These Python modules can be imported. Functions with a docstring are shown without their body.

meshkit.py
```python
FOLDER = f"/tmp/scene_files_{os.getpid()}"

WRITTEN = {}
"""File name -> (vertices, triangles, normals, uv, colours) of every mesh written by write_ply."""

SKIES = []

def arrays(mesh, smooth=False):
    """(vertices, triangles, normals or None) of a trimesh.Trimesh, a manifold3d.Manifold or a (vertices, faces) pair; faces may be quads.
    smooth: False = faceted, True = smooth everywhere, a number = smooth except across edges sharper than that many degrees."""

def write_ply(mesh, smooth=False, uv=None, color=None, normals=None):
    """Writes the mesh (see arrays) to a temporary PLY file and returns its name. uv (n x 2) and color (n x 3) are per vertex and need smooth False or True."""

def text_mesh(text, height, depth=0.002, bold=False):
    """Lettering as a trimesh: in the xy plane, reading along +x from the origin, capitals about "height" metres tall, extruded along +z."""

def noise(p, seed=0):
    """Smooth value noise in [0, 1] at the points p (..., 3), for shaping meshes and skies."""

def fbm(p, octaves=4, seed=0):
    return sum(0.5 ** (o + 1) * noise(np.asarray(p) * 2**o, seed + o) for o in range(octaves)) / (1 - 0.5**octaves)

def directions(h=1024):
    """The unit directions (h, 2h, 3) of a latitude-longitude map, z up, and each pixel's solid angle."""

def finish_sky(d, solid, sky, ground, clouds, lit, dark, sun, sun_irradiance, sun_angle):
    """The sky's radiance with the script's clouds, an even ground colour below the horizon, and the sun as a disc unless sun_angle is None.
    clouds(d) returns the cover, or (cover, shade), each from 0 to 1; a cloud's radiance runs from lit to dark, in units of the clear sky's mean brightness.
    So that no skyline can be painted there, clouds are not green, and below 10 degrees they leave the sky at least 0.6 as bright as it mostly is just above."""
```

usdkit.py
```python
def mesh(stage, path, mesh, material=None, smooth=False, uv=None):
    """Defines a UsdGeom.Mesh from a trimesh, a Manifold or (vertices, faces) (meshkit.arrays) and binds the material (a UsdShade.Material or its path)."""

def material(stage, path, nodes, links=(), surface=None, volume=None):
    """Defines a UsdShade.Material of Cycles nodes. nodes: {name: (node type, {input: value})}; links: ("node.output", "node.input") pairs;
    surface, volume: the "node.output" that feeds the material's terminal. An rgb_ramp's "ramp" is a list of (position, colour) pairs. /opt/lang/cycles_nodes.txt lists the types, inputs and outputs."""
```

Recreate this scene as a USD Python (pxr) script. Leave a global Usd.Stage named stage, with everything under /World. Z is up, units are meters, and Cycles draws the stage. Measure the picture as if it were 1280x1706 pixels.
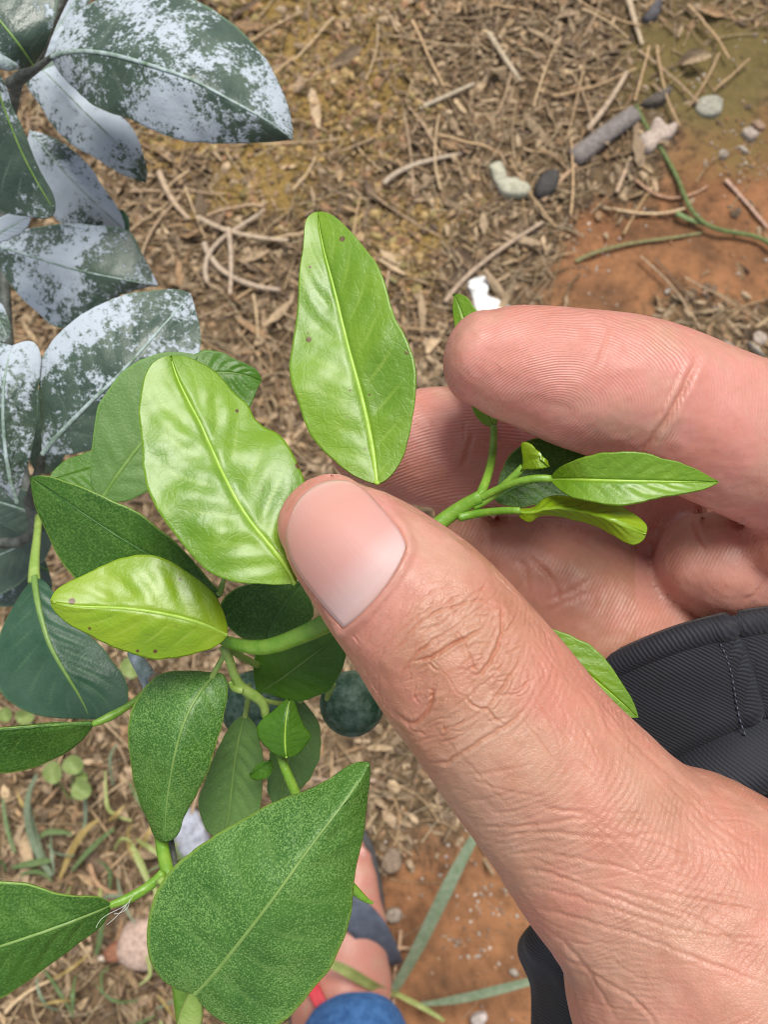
import math, random
import numpy as np, trimesh, usdkit, meshkit
from scipy.interpolate import PchipInterpolator, CubicSpline, LinearNDInterpolator
from scipy.spatial import cKDTree
from pxr import Usd, UsdGeom, UsdLux, UsdShade, Gf, Sdf, Vt

stage = Usd.Stage.CreateInMemory()
UsdGeom.SetStageUpAxis(stage, 'Z'); UsdGeom.SetStageMetersPerUnit(stage, 1.0)
UsdGeom.Xform.Define(stage, '/World'); UsdGeom.Scope.Define(stage, '/World/Looks')

# ------------------------------------------------------------------ camera, sky, sun
CAM_H, TILT, FPX = 0.84, math.radians(12), 1545.0
CAM = np.array([0, 0, CAM_H])
FWD = np.array([0, math.sin(TILT), -math.cos(TILT)]); UP = np.array([0, math.cos(TILT), math.sin(TILT)]); RT = np.array([1.0, 0, 0])
cam = UsdGeom.Camera.Define(stage, '/World/camera')
cam.CreateHorizontalApertureAttr(20.955); cam.CreateVerticalApertureAttr(20.955 * 1024 / 769)
cam.CreateFocalLengthAttr(20.955 * FPX / 1280)
cam.CreateClippingRangeAttr(Gf.Vec2f(0.01, 500))
cam.CreateFStopAttr(46.0); cam.CreateFocusDistanceAttr(0.107)
cam.CreateExposureAttr(1.47)
cam.AddTransformOp().Set(Gf.Matrix4d(*RT, 0, *UP, 0, *(-FWD), 0, *CAM, 1))

SUN_DIR = np.array([0.15, 0.428, 1.113]); SUN_DIR /= np.linalg.norm(SUN_DIR)   # towards the sun
sun = UsdLux.DistantLight.Define(stage, '/World/sun')
sun.CreateIntensityAttr(0.40); sun.CreateAngleAttr(25.0); sun.CreateColorAttr(Gf.Vec3f(1.0, 0.96, 0.9)); sun.CreateNormalizeAttr(True)
zax = SUN_DIR; xax = np.cross([0, 1, 0], zax); xax /= np.linalg.norm(xax); yax = np.cross(zax, xax)
sun.AddTransformOp().Set(Gf.Matrix4d(*xax, 0, *yax, 0, *zax, 0, 0, 0, 5, 1))


# ------------------------------------------------------------------ material helper
def mat(name, build):
    nodes, links = {}, []
    def N(kind, **kw):
        nid = f'n{len(nodes)}'
        vals = {}
        for k, v in kw.items():
            if isinstance(v, str) and '.' in v and v.split('.')[0] in nodes:
                links.append((v, f'{nid}.{k}'))
            else:
                vals[k] = v
        nodes[nid] = (kind, vals)
        return nid
    out = build(N)
    return usdkit.material(stage, '/World/Looks/' + name, nodes, links, surface=out)

def bsky(N):
    s = N('sky_texture', sky_type='single_scattering', sun_disc=False, sun_elevation=math.asin(SUN_DIR[2]), sun_rotation=math.atan2(SUN_DIR[0], SUN_DIR[1]))
    t = N('texture_coordinate')
    n = N('noise_texture', vector=t + '.generated', scale=2.2, detail=5.0, roughness=0.55)
    f = N('map_range', value=n + '.fac', from_min=0.30, from_max=0.62, to_min=0.55, to_max=0.95, clamp=True)
    c = N('mix_color', fac=f + '.result', a=s + '.color', b=(1.75, 1.82, 1.95))
    b = N('background_shader', color=c + '.result', strength=0.1)
    return b + '.background'
dome = UsdLux.DomeLight.Define(stage, '/World/sky')
dome.GetPrim().SetCustomDataByKey('kind', 'structure')
UsdShade.MaterialBindingAPI.Apply(dome.GetPrim()).Bind(mat('sky', bsky))


# ------------------------------------------------------------------ pixel <-> space
def P(x, y, d):
    x, y, d = np.broadcast_arrays(np.asarray(x, float), np.asarray(y, float), np.asarray(d, float))
    return CAM + d[..., None] * (FWD + ((x - 640) / FPX)[..., None] * RT - ((y - 853) / FPX)[..., None] * UP)
def PX(p):
    q = np.asarray(p, float) - CAM
    d = q @ FWD
    return 640 + FPX * (q @ RT) / d, 853 - FPX * (q @ UP) / d, d
def G(x, y, z=0.0):
    """the point at height z seen at pixel x, y"""
    r = FWD + ((np.asarray(x, float) - 640) / FPX)[..., None] * RT - ((np.asarray(y, float) - 853) / FPX)[..., None] * UP
    k = (z - CAM_H) / r[..., 2]
    return CAM + k[..., None] * r


# ------------------------------------------------------------------ prim helpers
COUNT = {}
ORIGIN = {}
def numbered(parent, name):
    k = (parent, name); n = COUNT.get(k, 0); COUNT[k] = n + 1
    return name if n == 0 else f'{name}_{n:03d}'
def custom(prim, label=None, cat=None, group=None, kind=None):
    for k, v in (('label', label), ('category', cat), ('group', group), ('kind', kind)):
        if v: prim.SetCustomDataByKey(k, v)
def thing(name, label, cat, loc=(0, 0, 0), group=None, kind=None):
    path = '/World/' + numbered('/World', name)
    x = UsdGeom.Xform.Define(stage, path); x.AddTranslateOp().Set(Gf.Vec3d(*map(float, loc)))
    ORIGIN[path] = np.asarray(loc, float)
    custom(x.GetPrim(), label, cat, group, kind)
    return path
def part(name, mesh, m, parent, label=None, smooth=True, attrs=None, **tags):
    """one Mesh prim below parent, from vertices given in world space"""
    path = parent + '/' + numbered(parent, name)
    o = ORIGIN.get(parent, np.zeros(3)); ORIGIN[path] = o
    if isinstance(mesh, trimesh.Trimesh): v, f = np.array(mesh.vertices), np.array(mesh.faces)
    else: v, f = np.asarray(mesh[0], float), np.asarray(mesh[1], int)
    g = usdkit.mesh(stage, path, (v - o, f), m, smooth=smooth)
    if attrs:
        api = UsdGeom.PrimvarsAPI(g)
        for k, a in attrs.items():
            api.CreatePrimvar(k, Sdf.ValueTypeNames.Color3fArray, 'vertex').Set(Vt.Vec3fArray.FromNumpy(np.ascontiguousarray(a, np.float32)))
    custom(g.GetPrim(), label, **tags)
    return path
def top(name, mesh, m, label=None, cat=None, group=None, kind=None, smooth=True, attrs=None):
    return part(name, mesh, m, '/World', label, smooth, attrs, cat=cat, group=group, kind=kind)
def cat_mesh(ms):
    vs, fs, n = [], [], 0
    for v, f in ms:
        vs.append(v); fs.append(np.asarray(f) + n); n += len(v)
    return np.vstack(vs), np.vstack(fs)
def quads(q):
    q = np.asarray(q); return np.vstack([q[:, [0, 1, 2]], q[:, [0, 2, 3]]])

def spline(pts, n, ends=True):
    p = np.asarray(pts, float)
    if len(p) == 2: return p[0] + np.linspace(0, 1, n)[:, None] * (p[1] - p[0])
    s = np.r_[0, np.cumsum(np.linalg.norm(np.diff(p[:, :2], axis=0), axis=1) + 1e-9)]
    return PchipInterpolator(s / s[-1], p)(np.linspace(0, 1, n)) if len(p) < 4 else CubicSpline(s / s[-1], p)(np.linspace(0, 1, n))

def tube(p, r, n=10, flat=1.0, face=None):
    """closed tube through points p with radii r; flat < 1 makes an oval thinner along the view direction face"""
    p = np.asarray(p, float); r = np.broadcast_to(np.asarray(r, float), len(p))
    t = np.gradient(p, axis=0); t /= np.linalg.norm(t, axis=1, keepdims=True) + 1e-12
    ref = np.asarray(face if face is not None else FWD, float)
    a = np.cross(t, ref); bad = np.linalg.norm(a, axis=1) < 1e-3
    a[bad] = np.cross(t[bad], [0.3, 0.9, 0.2]); a /= np.linalg.norm(a, axis=1, keepdims=True)
    b = np.cross(a, t)
    th = np.linspace(0, 2 * np.pi, n, endpoint=False)
    v = p[:, None] + r[:, None, None] * (np.cos(th)[None, :, None] * a[:, None] + flat * np.sin(th)[None, :, None] * b[:, None])
    k = len(p); i, j = np.meshgrid(np.arange(k - 1), np.arange(n), indexing='ij'); j2 = (j + 1) % n
    f = quads(np.stack([i * n + j, i * n + j2, (i + 1) * n + j2, (i + 1) * n + j], -1).reshape(-1, 4))
    v = np.vstack([v.reshape(-1, 3), p[0] - t[0] * r[0] * .5, p[-1] + t[-1] * r[-1] * .5])
    jj = np.arange(n); c0, c1 = k * n, k * n + 1
    f = np.vstack([f, np.stack([np.full(n, c0), (jj + 1) % n, jj], 1), np.stack([np.full(n, c1), (k - 1) * n + jj, (k - 1) * n + (jj + 1) % n], 1)])
    return v, f[:, ::-1]
def ptube(px, w, n=24, sides=10, flat=1.0):
    """tube along pixel points (x, y, depth) with full widths w in pixels"""
    q = spline(px, n); ww = np.interp(np.linspace(0, 1, n), np.linspace(0, 1, np.size(w)), np.atleast_1d(w))
    return tube(P(q[:, 0], q[:, 1], q[:, 2]), ww * q[:, 2] / FPX / 2, sides, flat)
def noise3(p, scale, seed=0, oct=3):
    return meshkit.fbm(np.asarray(p) * scale + 100, oct, seed) - 0.5
def grid_faces(a, b, flip=False):
    i, j = np.meshgrid(np.arange(a - 1), np.arange(b - 1), indexing='ij')
    f = quads(np.stack([i * b + j, i * b + j + 1, (i + 1) * b + j + 1, (i + 1) * b + j], -1).reshape(-1, 4))
    return f[:, ::-1] if flip else f
def grid_normals(g):
    n = np.cross(np.gradient(g, axis=0), np.gradient(g, axis=1)); return n / (np.linalg.norm(n, axis=2, keepdims=True) + 1e-15)
def solidify(g, thick, attr=None):
    """a closed thin solid from a grid of points (a, b, 3) whose normal faces the viewer"""
    a, b = g.shape[:2]; n = grid_normals(g)
    back = g + n * 0
    if np.mean(np.sum(n * (CAM - g), -1)) < 0: n = -n
    back = g - n * thick
    v = np.vstack([g.reshape(-1, 3), back.reshape(-1, 3)])
    f1 = grid_faces(a, b); tri = v[f1[:, :3]]
    nn = np.cross(tri[:, 1] - tri[:, 0], tri[:, 2] - tri[:, 0])
    if (nn * (CAM - tri[:, 0])).sum() < 0: f1 = f1[:, ::-1]
    k = a * b; f2 = f1[:, ::-1] + k
    idx = np.arange(k).reshape(a, b)
    loop = np.r_[idx[0, :-1], idx[:-1, -1], idx[-1, :0:-1], idx[:0:-1, 0]]; nxt = np.roll(loop, -1)
    side = quads(np.stack([loop, nxt, nxt + k, loop + k], 1))
    tri = v[side]; c = v.mean(0)
    nn = np.cross(tri[:, 1] - tri[:, 0], tri[:, 2] - tri[:, 0])
    if (nn * (tri[:, 0] - c)).sum() < 0: side = side[:, ::-1]
    return v, np.vstack([f1, f2, side])


# ------------------------------------------------------------------ materials
def leafmat(name, base, light, vein, rim, rough=0.35, trans=0.25, tcol=None, speck=0.0, speckcol=(0.2, 0.3, 0.08), spots=0.0, white=None, bumpk=0.25, micro=2600.0, coat=0.0, speckscale=2600.0, speckw=0.5, net=0.6):
    def b(N):
        at = N('attribute', attribute='leaf'); sp = N('separate_xyz', vector=at + '.vector')
        pos = N('geometry')
        big = N('noise_texture', vector=pos + '.position', scale=120.0, detail=3.0)
        c = N('mix_color', fac=N('map_range', value=big + '.fac', from_min=0.35, from_max=0.65, clamp=True) + '.result', a=base, b=light)
        vn = N('voronoi_texture', vector=N('vector_math', math_type='add', vector1=pos + '.position', vector2=N('vector_math', math_type='scale', vector1=big + '.color', scale=0.0006) + '.vector') + '.vector', scale=780.0, feature='distance_to_edge')
        vl = N('map_range', value=vn + '.distance', from_min=0.0, from_max=0.10, to_min=1.0, to_max=0.0, clamp=True)
        c = N('mix_color', fac=N('math', math_type='multiply', value1=vl + '.result', value2=0.22 * net) + '.value', a=c + '.result', b=vein)
        fine = N('noise_texture', vector=pos + '.position', scale=speckscale, detail=2.0, roughness=0.7)
        if speck:
            sm = N('noise_texture', vector=pos + '.position', scale=170.0, detail=3.0, roughness=0.6)
            sa = N('math', math_type='multiply_add', value1=sm + '.fac', value2=0.32, value3=-0.16)
            sb = N('math', math_type='add', value1=sa + '.value', value2=fine + '.fac')
            f = N('map_range', value=sb + '.value', from_min=speckw - 0.02, from_max=speckw + 0.14, to_max=speck, clamp=True)
            c = N('mix_color', fac=f + '.result', a=c + '.result', b=speckcol)
        vf = N('map_range', value=sp + '.z', from_min=0.3, from_max=1.0, to_max=0.75, clamp=True)
        c = N('mix_color', fac=vf + '.result', a=c + '.result', b=vein)
        rf = N('map_range', value=sp + '.y', from_min=0.955, from_max=0.985, to_max=0.8, clamp=True)
        c = N('mix_color', fac=rf + '.result', a=c + '.result', b=rim)
        rr = N('map_range', value=big + '.fac', from_min=0.3, from_max=0.7, to_min=rough - 0.07, to_max=rough + 0.07)
        ro = rr + '.result'
        if spots:
            vo = N('voronoi_texture', vector=pos + '.position', scale=400.0)
            sc = N('separate_color', color=vo + '.color')
            rad = N('math', math_type='multiply_add', value1=N('math', math_type='power', value1=sc + '.g', value2=3.0) + '.value', value2=0.12, value3=0.07); dd_ = N('math', math_type='divide', value1=vo + '.distance', value2=rad + '.value'); near = N('map_range', value=dd_ + '.value', from_min=0.7, from_max=1.1, to_min=1.0, to_max=0.0, clamp=True)
            pick = N('math', math_type='less_than', value1=sc + '.r', value2=spots)
            f = N('math', math_type='multiply', value1=near + '.result', value2=pick + '.value')
            c = N('mix_color', fac=f + '.value', a=c + '.result', b=(0.13, 0.065, 0.008))
        if white is not None:
            lo, wcol, ws = white
            n1 = N('noise_texture', vector=pos + '.position', scale=70.0 * ws, detail=2.0, roughness=0.5)
            n2 = N('noise_texture', vector=pos + '.position', scale=620.0 * ws, detail=3.0, roughness=0.65)
            n3 = N('noise_texture', vector=pos + '.position', scale=1500.0 * ws, detail=3.0, roughness=0.7)
            s1 = N('math', math_type='multiply_add', value1=n1 + '.fac', value2=1.5, value3=-0.75)
            s2 = N('math', math_type='multiply_add', value1=n2 + '.fac', value2=0.95, value3=s1 + '.value')
            s3 = N('math', math_type='multiply_add', value1=n3 + '.fac', value2=0.75, value3=s2 + '.value')
            f = N('map_range', value=s3 + '.value', from_min=lo - 0.02, from_max=lo + 0.15, to_min=0.05, to_max=0.92, clamp=True)
            c = N('mix_color', fac=f + '.result', a=c + '.result', b=wcol)
            ro2 = N('mix_float', fac=f + '.result', a=rr + '.result', b=0.75)
            ro = ro2 + '.result'
        bn = N('noise_texture', vector=pos + '.position', scale=micro, detail=3.0, roughness=0.6)
        hn = N('math', math_type='multiply_add', value1=vl + '.result', value2=-0.35 * net, value3=bn + '.fac'); hgt = hn + '.value'
        if white is not None:
            hh = N('math', math_type='multiply_add', value1=f + '.result', value2=0.5, value3=bn + '.fac'); hgt = hh + '.value'
        bp = N('bump', height=hgt, strength=bumpk, distance=0.0002)
        pr = N('principled_bsdf', base_color=c + '.result', roughness=ro, normal=bp + '.normal', coat_weight=coat, coat_roughness=0.34, specular_ior_level=0.5)
        tc = N('mix_color', blend_type='multiply', fac=1.0, a=c + '.result', b=tcol or (1.0, 1.3, 0.5))
        tr = N('translucent_bsdf', color=tc + '.result')
        mx = N('mix_closure', fac=trans, closure1=pr + '.BSDF', closure2=tr + '.BSDF')
        return mx + '.closure'
    return mat(name, b)

LM = {}
LM['young'] = leafmat('young_leaf', (0.125, 0.27, 0.002), (0.20, 0.36, 0.004), (0.30, 0.45, 0.05), (0.18, 0.33, 0.008), rough=0.46, trans=0.28, spots=0.5, bumpk=0.75, micro=1100.0, coat=0.7, net=0.4)
LM['young_pale'] = leafmat('young_pale_leaf', (0.20, 0.36, 0.002), (0.29, 0.43, 0.004), (0.40, 0.52, 0.06), (0.26, 0.41, 0.01), rough=0.44, trans=0.30, spots=0.5, bumpk=0.6, micro=1100.0, coat=0.7, net=0.4)
LM['young_dark'] = leafmat('green_leaf', (0.055, 0.165, 0.004), (0.085, 0.21, 0.007), (0.14, 0.28, 0.04), (0.10, 0.26, 0.03), rough=0.42, trans=0.25, speck=0.3, speckcol=(0.10, 0.26, 0.04), bumpk=0.3)
LM['mature'] = leafmat('mature_leaf', (0.027, 0.112, 0.005), (0.052, 0.160, 0.012), (0.13, 0.25, 0.05), (0.22, 0.36, 0.05), rough=0.5, trans=0.14, speck=0.8, speckcol=(0.19, 0.35, 0.08), bumpk=0.6, speckscale=4600.0, speckw=0.49, coat=0.3)
LM['mature_dark'] = leafmat('mature_dark_leaf', (0.022, 0.088, 0.003), (0.042, 0.13, 0.006), (0.10, 0.22, 0.03), (0.22, 0.36, 0.05), rough=0.5, trans=0.12, speck=0.6, speckcol=(0.12, 0.24, 0.04), bumpk=0.5, speckscale=3200.0, speckw=0.5)
LM['matte'] = leafmat('matte_leaf', (0.085, 0.185, 0.03), (0.13, 0.24, 0.055), (0.17, 0.30, 0.10), (0.16, 0.30, 0.06), rough=0.5, trans=0.15, speck=0.4, speckcol=(0.16, 0.29, 0.10), bumpk=0.4)
LM['waxy'] = leafmat('waxy_leaf', (0.022, 0.075, 0.035), (0.05, 0.11, 0.065), (0.09, 0.18, 0.08), (0.09, 0.18, 0.08), rough=0.45, trans=0.1, bumpk=0.3)
WC = (0.46, 0.515, 0.57)
for k, lo in (('a', 0.86), ('b', 0.79), ('c', 0.73), ('d', 0.95), ('e', 1.08)):
    LM['white_' + k] = leafmat('whitewashed_leaf_' + k, (0.016, 0.042, 0.018), (0.05, 0.085, 0.045), (0.12, 0.17, 0.11), (0.12, 0.2, 0.1), rough=0.36, trans=0.08, white=(lo, WC, 1.0), bumpk=0.6, micro=900.0)

def plainmat(name, base, light, rough=0.6, scale=300.0, bumpk=0.2, bscale=None, **kw):
    def b(N):
        pos = N('geometry')
        n = N('noise_texture', vector=pos + '.position', scale=scale, detail=4.0, roughness=0.6)
        c = N('mix_color', fac=N('map_range', value=n + '.fac', from_min=0.3, from_max=0.7, clamp=True) + '.result', a=base, b=light)
        n2 = N('noise_texture', vector=pos + '.position', scale=bscale or scale * 3, detail=3.0)
        bp = N('bump', height=n2 + '.fac', strength=bumpk, distance=0.001)
        pr = N('principled_bsdf', base_color=c + '.result', roughness=rough, normal=bp + '.normal', **kw)
        return pr + '.BSDF'
    return mat(name, b)
STEM = plainmat('green_stem', (0.10, 0.25, 0.012), (0.20, 0.35, 0.04), 0.4, 500.0, 0.15)
PALESTEM = plainmat('pale_green_stem', (0.19, 0.32, 0.05), (0.31, 0.42, 0.11), 0.45, 500.0, 0.15)
DARKSTEM = plainmat('dark_branch', (0.03, 0.035, 0.025), (0.13, 0.14, 0.12), 0.6, 350.0, 0.4)
GREYSTEM = plainmat('whitened_stem', (0.10, 0.16, 0.11), (0.50, 0.56, 0.60), 0.6, 500.0, 0.3)
MIDRIB_Y = plainmat('young_midrib', (0.25, 0.42, 0.03), (0.33, 0.49, 0.07), 0.4, 500.0, 0.1)
MIDRIB_M = plainmat('mature_midrib', (0.12, 0.23, 0.04), (0.19, 0.30, 0.075), 0.45, 500.0, 0.1)
MIDRIB_D = plainmat('dark_midrib', (0.045, 0.13, 0.025), (0.075, 0.19, 0.04), 0.5, 600.0, 0.1)
MIDRIB_W = plainmat('grey_midrib', (0.10, 0.17, 0.09), (0.42, 0.50, 0.50), 0.6, 500.0, 0.2)
FRUIT = None
def bfruit(N):
    pos = N('geometry')
    n = N('noise_texture', vector=pos + '.position', scale=420.0, detail=5.0, roughness=0.72)
    c = N('mix_color', fac=N('map_range', value=n + '.fac', from_min=0.42, from_max=0.66, clamp=True) + '.result', a=(0.018, 0.062, 0.030), b=(0.13, 0.21, 0.15))
    v = N('voronoi_texture', vector=pos + '.position', scale=900.0)
    bp = N('bump', height=v + '.distance', strength=0.35, distance=0.0004)
    pr = N('principled_bsdf', base_color=c + '.result', roughness=0.55, normal=bp + '.normal')
    return pr + '.BSDF'
FRUIT = mat('green_fruit', bfruit)

def bskin(N):
    pos = N('geometry')
    at = N('attribute', attribute='skin'); sp = N('separate_xyz', vector=at + '.vector')      # x: pink, y: crease redness, z: tan and painted finger shade
    fp = N('attribute', attribute='ridge'); fs = N('separate_xyz', vector=fp + '.vector')     # x: phase, y: amount, z: fine cells
    n = N('noise_texture', vector=pos + '.position', scale=220.0, detail=4.0, roughness=0.6)
    c = N('mix_color', fac=N('map_range', value=n + '.fac', from_min=0.3, from_max=0.7, clamp=True) + '.result', a=(0.425, 0.205, 0.132), b=(0.535, 0.282, 0.198))
    c = N('mix_color', fac=sp + '.x', a=c + '.result', b=(0.55, 0.222, 0.185))
    c = N('mix_color', fac=sp + '.z', a=c + '.result', b=(0.36, 0.165, 0.09))
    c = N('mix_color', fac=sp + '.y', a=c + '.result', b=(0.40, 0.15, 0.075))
    n0 = N('noise_texture', vector=pos + '.position', scale=75.0, detail=3.0, roughness=0.6)
    c = N('mix_color', fac=N('map_range', value=n0 + '.fac', from_min=0.47, from_max=0.66, to_max=0.8, clamp=True) + '.result', a=c + '.result', b=(0.50, 0.20, 0.14))
    c = N('mix_color', fac=N('map_range', value=n0 + '.fac', from_min=0.47, from_max=0.33, to_max=0.6, clamp=True) + '.result', a=c + '.result', b=(0.46, 0.27, 0.18))
    n2 = N('noise_texture', vector=pos + '.position', scale=1600.0, detail=2.0)
    c = N('mix_color', blend_type='multiply', fac=0.25, a=c + '.result', b=N('rgb_ramp', fac=n2 + '.fac', ramp=[(0.3, (0.75, 0.7, 0.7)), (0.7, (1, 1, 1))]) + '.color')
    ph = N('math', math_type='multiply', value1=fs + '.x', value2=6.2832)
    jit = N('noise_texture', vector=pos + '.position', scale=500.0, detail=2.0)
    ph2 = N('math', math_type='multiply_add', value1=jit + '.fac', value2=2.4, value3=ph + '.value')
    si = N('math', math_type='sine', value1=ph2 + '.value')
    ri = N('math', math_type='multiply', value1=si + '.value', value2=fs + '.y')
    vo = N('voronoi_texture', vector=pos + '.position', scale=2600.0, feature='distance_to_edge')
    ve = N('map_range', value=vo + '.distance', from_min=0.0, from_max=0.22, clamp=True)
    vz0 = N('math', math_type='multiply', value1=ve + '.result', value2=fs + '.z'); vz = N('math', math_type='multiply', value1=vz0 + '.value', value2=0.38)
    no = N('noise_texture', vector=pos + '.position', scale=900.0, detail=3.0, roughness=0.6)
    h = N('math', math_type='multiply_add', value1=no + '.fac', value2=0.55, value3=ri + '.value')
    h = N('math', math_type='add', value1=h + '.value', value2=vz + '.value')
    bp = N('bump', height=h + '.value', strength=0.7, distance=0.00010)
    pr = N('principled_bsdf', base_color=c + '.result', roughness=0.44, normal=bp + '.normal', subsurface_weight=0.3, subsurface_scale=0.0016, subsurface_radius=(1.0, 0.35, 0.2), specular_ior_level=0.42)
    return pr + '.BSDF'
SKIN = mat('skin', bskin)
def bnail(N):
    at = N('attribute', attribute='nail'); sp = N('separate_xyz', vector=at + '.vector')
    c = N('rgb_ramp', fac=sp + '.x', ramp=[(0.0, (0.57, 0.34, 0.29)), (0.08, (0.62, 0.40, 0.36)), (0.2, (0.60, 0.36, 0.32)), (0.36, (0.59, 0.285, 0.24)), (0.75, (0.61, 0.28, 0.22)), (0.93, (0.61, 0.30, 0.24)), (1.0, (0.62, 0.38, 0.30))])
    pos = N('geometry'); n = N('noise_texture', vector=pos + '.position', scale=700.0, detail=2.0)
    cv = N('noise_texture', vector=N('combine_xyz', x=N('math', math_type='multiply', value1=sp + '.y', value2=38.0) + '.value', y=N('math', math_type='multiply', value1=sp + '.x', value2=1.5) + '.value') + '.vector', scale=1.0, detail=3.0)
    bp = N('bump', height=N('math', math_type='multiply_add', value1=cv + '.fac', value2=0.8, value3=n + '.fac') + '.value', strength=0.12, distance=0.0002)
    pr = N('principled_bsdf', base_color=c + '.color', roughness=0.5, specular_ior_level=0.35, normal=bp + '.normal', subsurface_weight=0.3, subsurface_scale=0.001, subsurface_radius=(1.0, 0.5, 0.4))
    return pr + '.BSDF'
NAIL = mat('nail', bnail)
def bcloth(N):
    at = N('attribute', attribute='weave'); sp = N('separate_xyz', vector=at + '.vector')
    a = N('math', math_type='multiply', value1=sp + '.x', value2=6.2832)
    pos = N('geometry'); j = N('noise_texture', vector=pos + '.position', scale=900.0, detail=2.0)
    a = N('math', math_type='multiply_add', value1=j + '.fac', value2=2.0, value3=a + '.value')
    s1 = N('math', math_type='sine', value1=a + '.value')
    b2 = N('math', math_type='multiply', value1=sp + '.y', value2=6.2832)
    s2 = N('math', math_type='sine', value1=b2 + '.value')
    h = N('math', math_type='multiply_add', value1=s2 + '.value', value2=0.16, value3=s1 + '.value')
    f = N('map_range', value=h + '.value', from_min=-1.0, from_max=1.2, clamp=True)
    n = N('noise_texture', vector=pos + '.position', scale=90.0, detail=3.0)
    cc = N('mix_color', fac=N('map_range', value=n + '.fac', from_min=0.4, from_max=0.7, clamp=True) + '.result', a=(0.007, 0.008, 0.013), b=(0.018, 0.020, 0.032))
    c = N('mix_color', fac=f + '.result', a=(0.006, 0.007, 0.010), b=cc + '.result')
    bp = N('bump', height=h + '.value', strength=0.4, distance=0.00012)
    pr = N('principled_bsdf', base_color=c + '.result', roughness=0.75, normal=bp + '.normal', sheen_weight=0.06)
    return pr + '.BSDF'
CLOTH = mat('dark_twill_cloth', bcloth)
BLACKCLOTH = plainmat('black_lining', (0.004, 0.004, 0.006), (0.012, 0.012, 0.016), 0.8, 900.0, 0.2)
DENIM = plainmat('blue_denim', (0.015, 0.07, 0.20), (0.06, 0.17, 0.38), 0.85, 160.0, 0.5, 900.0)
STRAP = plainmat('sandal_strap', (0.045, 0.055, 0.075), (0.09, 0.10, 0.13), 0.7, 120.0, 0.3)
SOLE = plainmat('sandal_sole', (0.03, 0.03, 0.03), (0.06, 0.06, 0.06), 0.7, 120.0, 0.3)
RED = plainmat('red_trim', (0.45, 0.02, 0.03), (0.55, 0.04, 0.05), 0.5, 120.0, 0.2)

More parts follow.
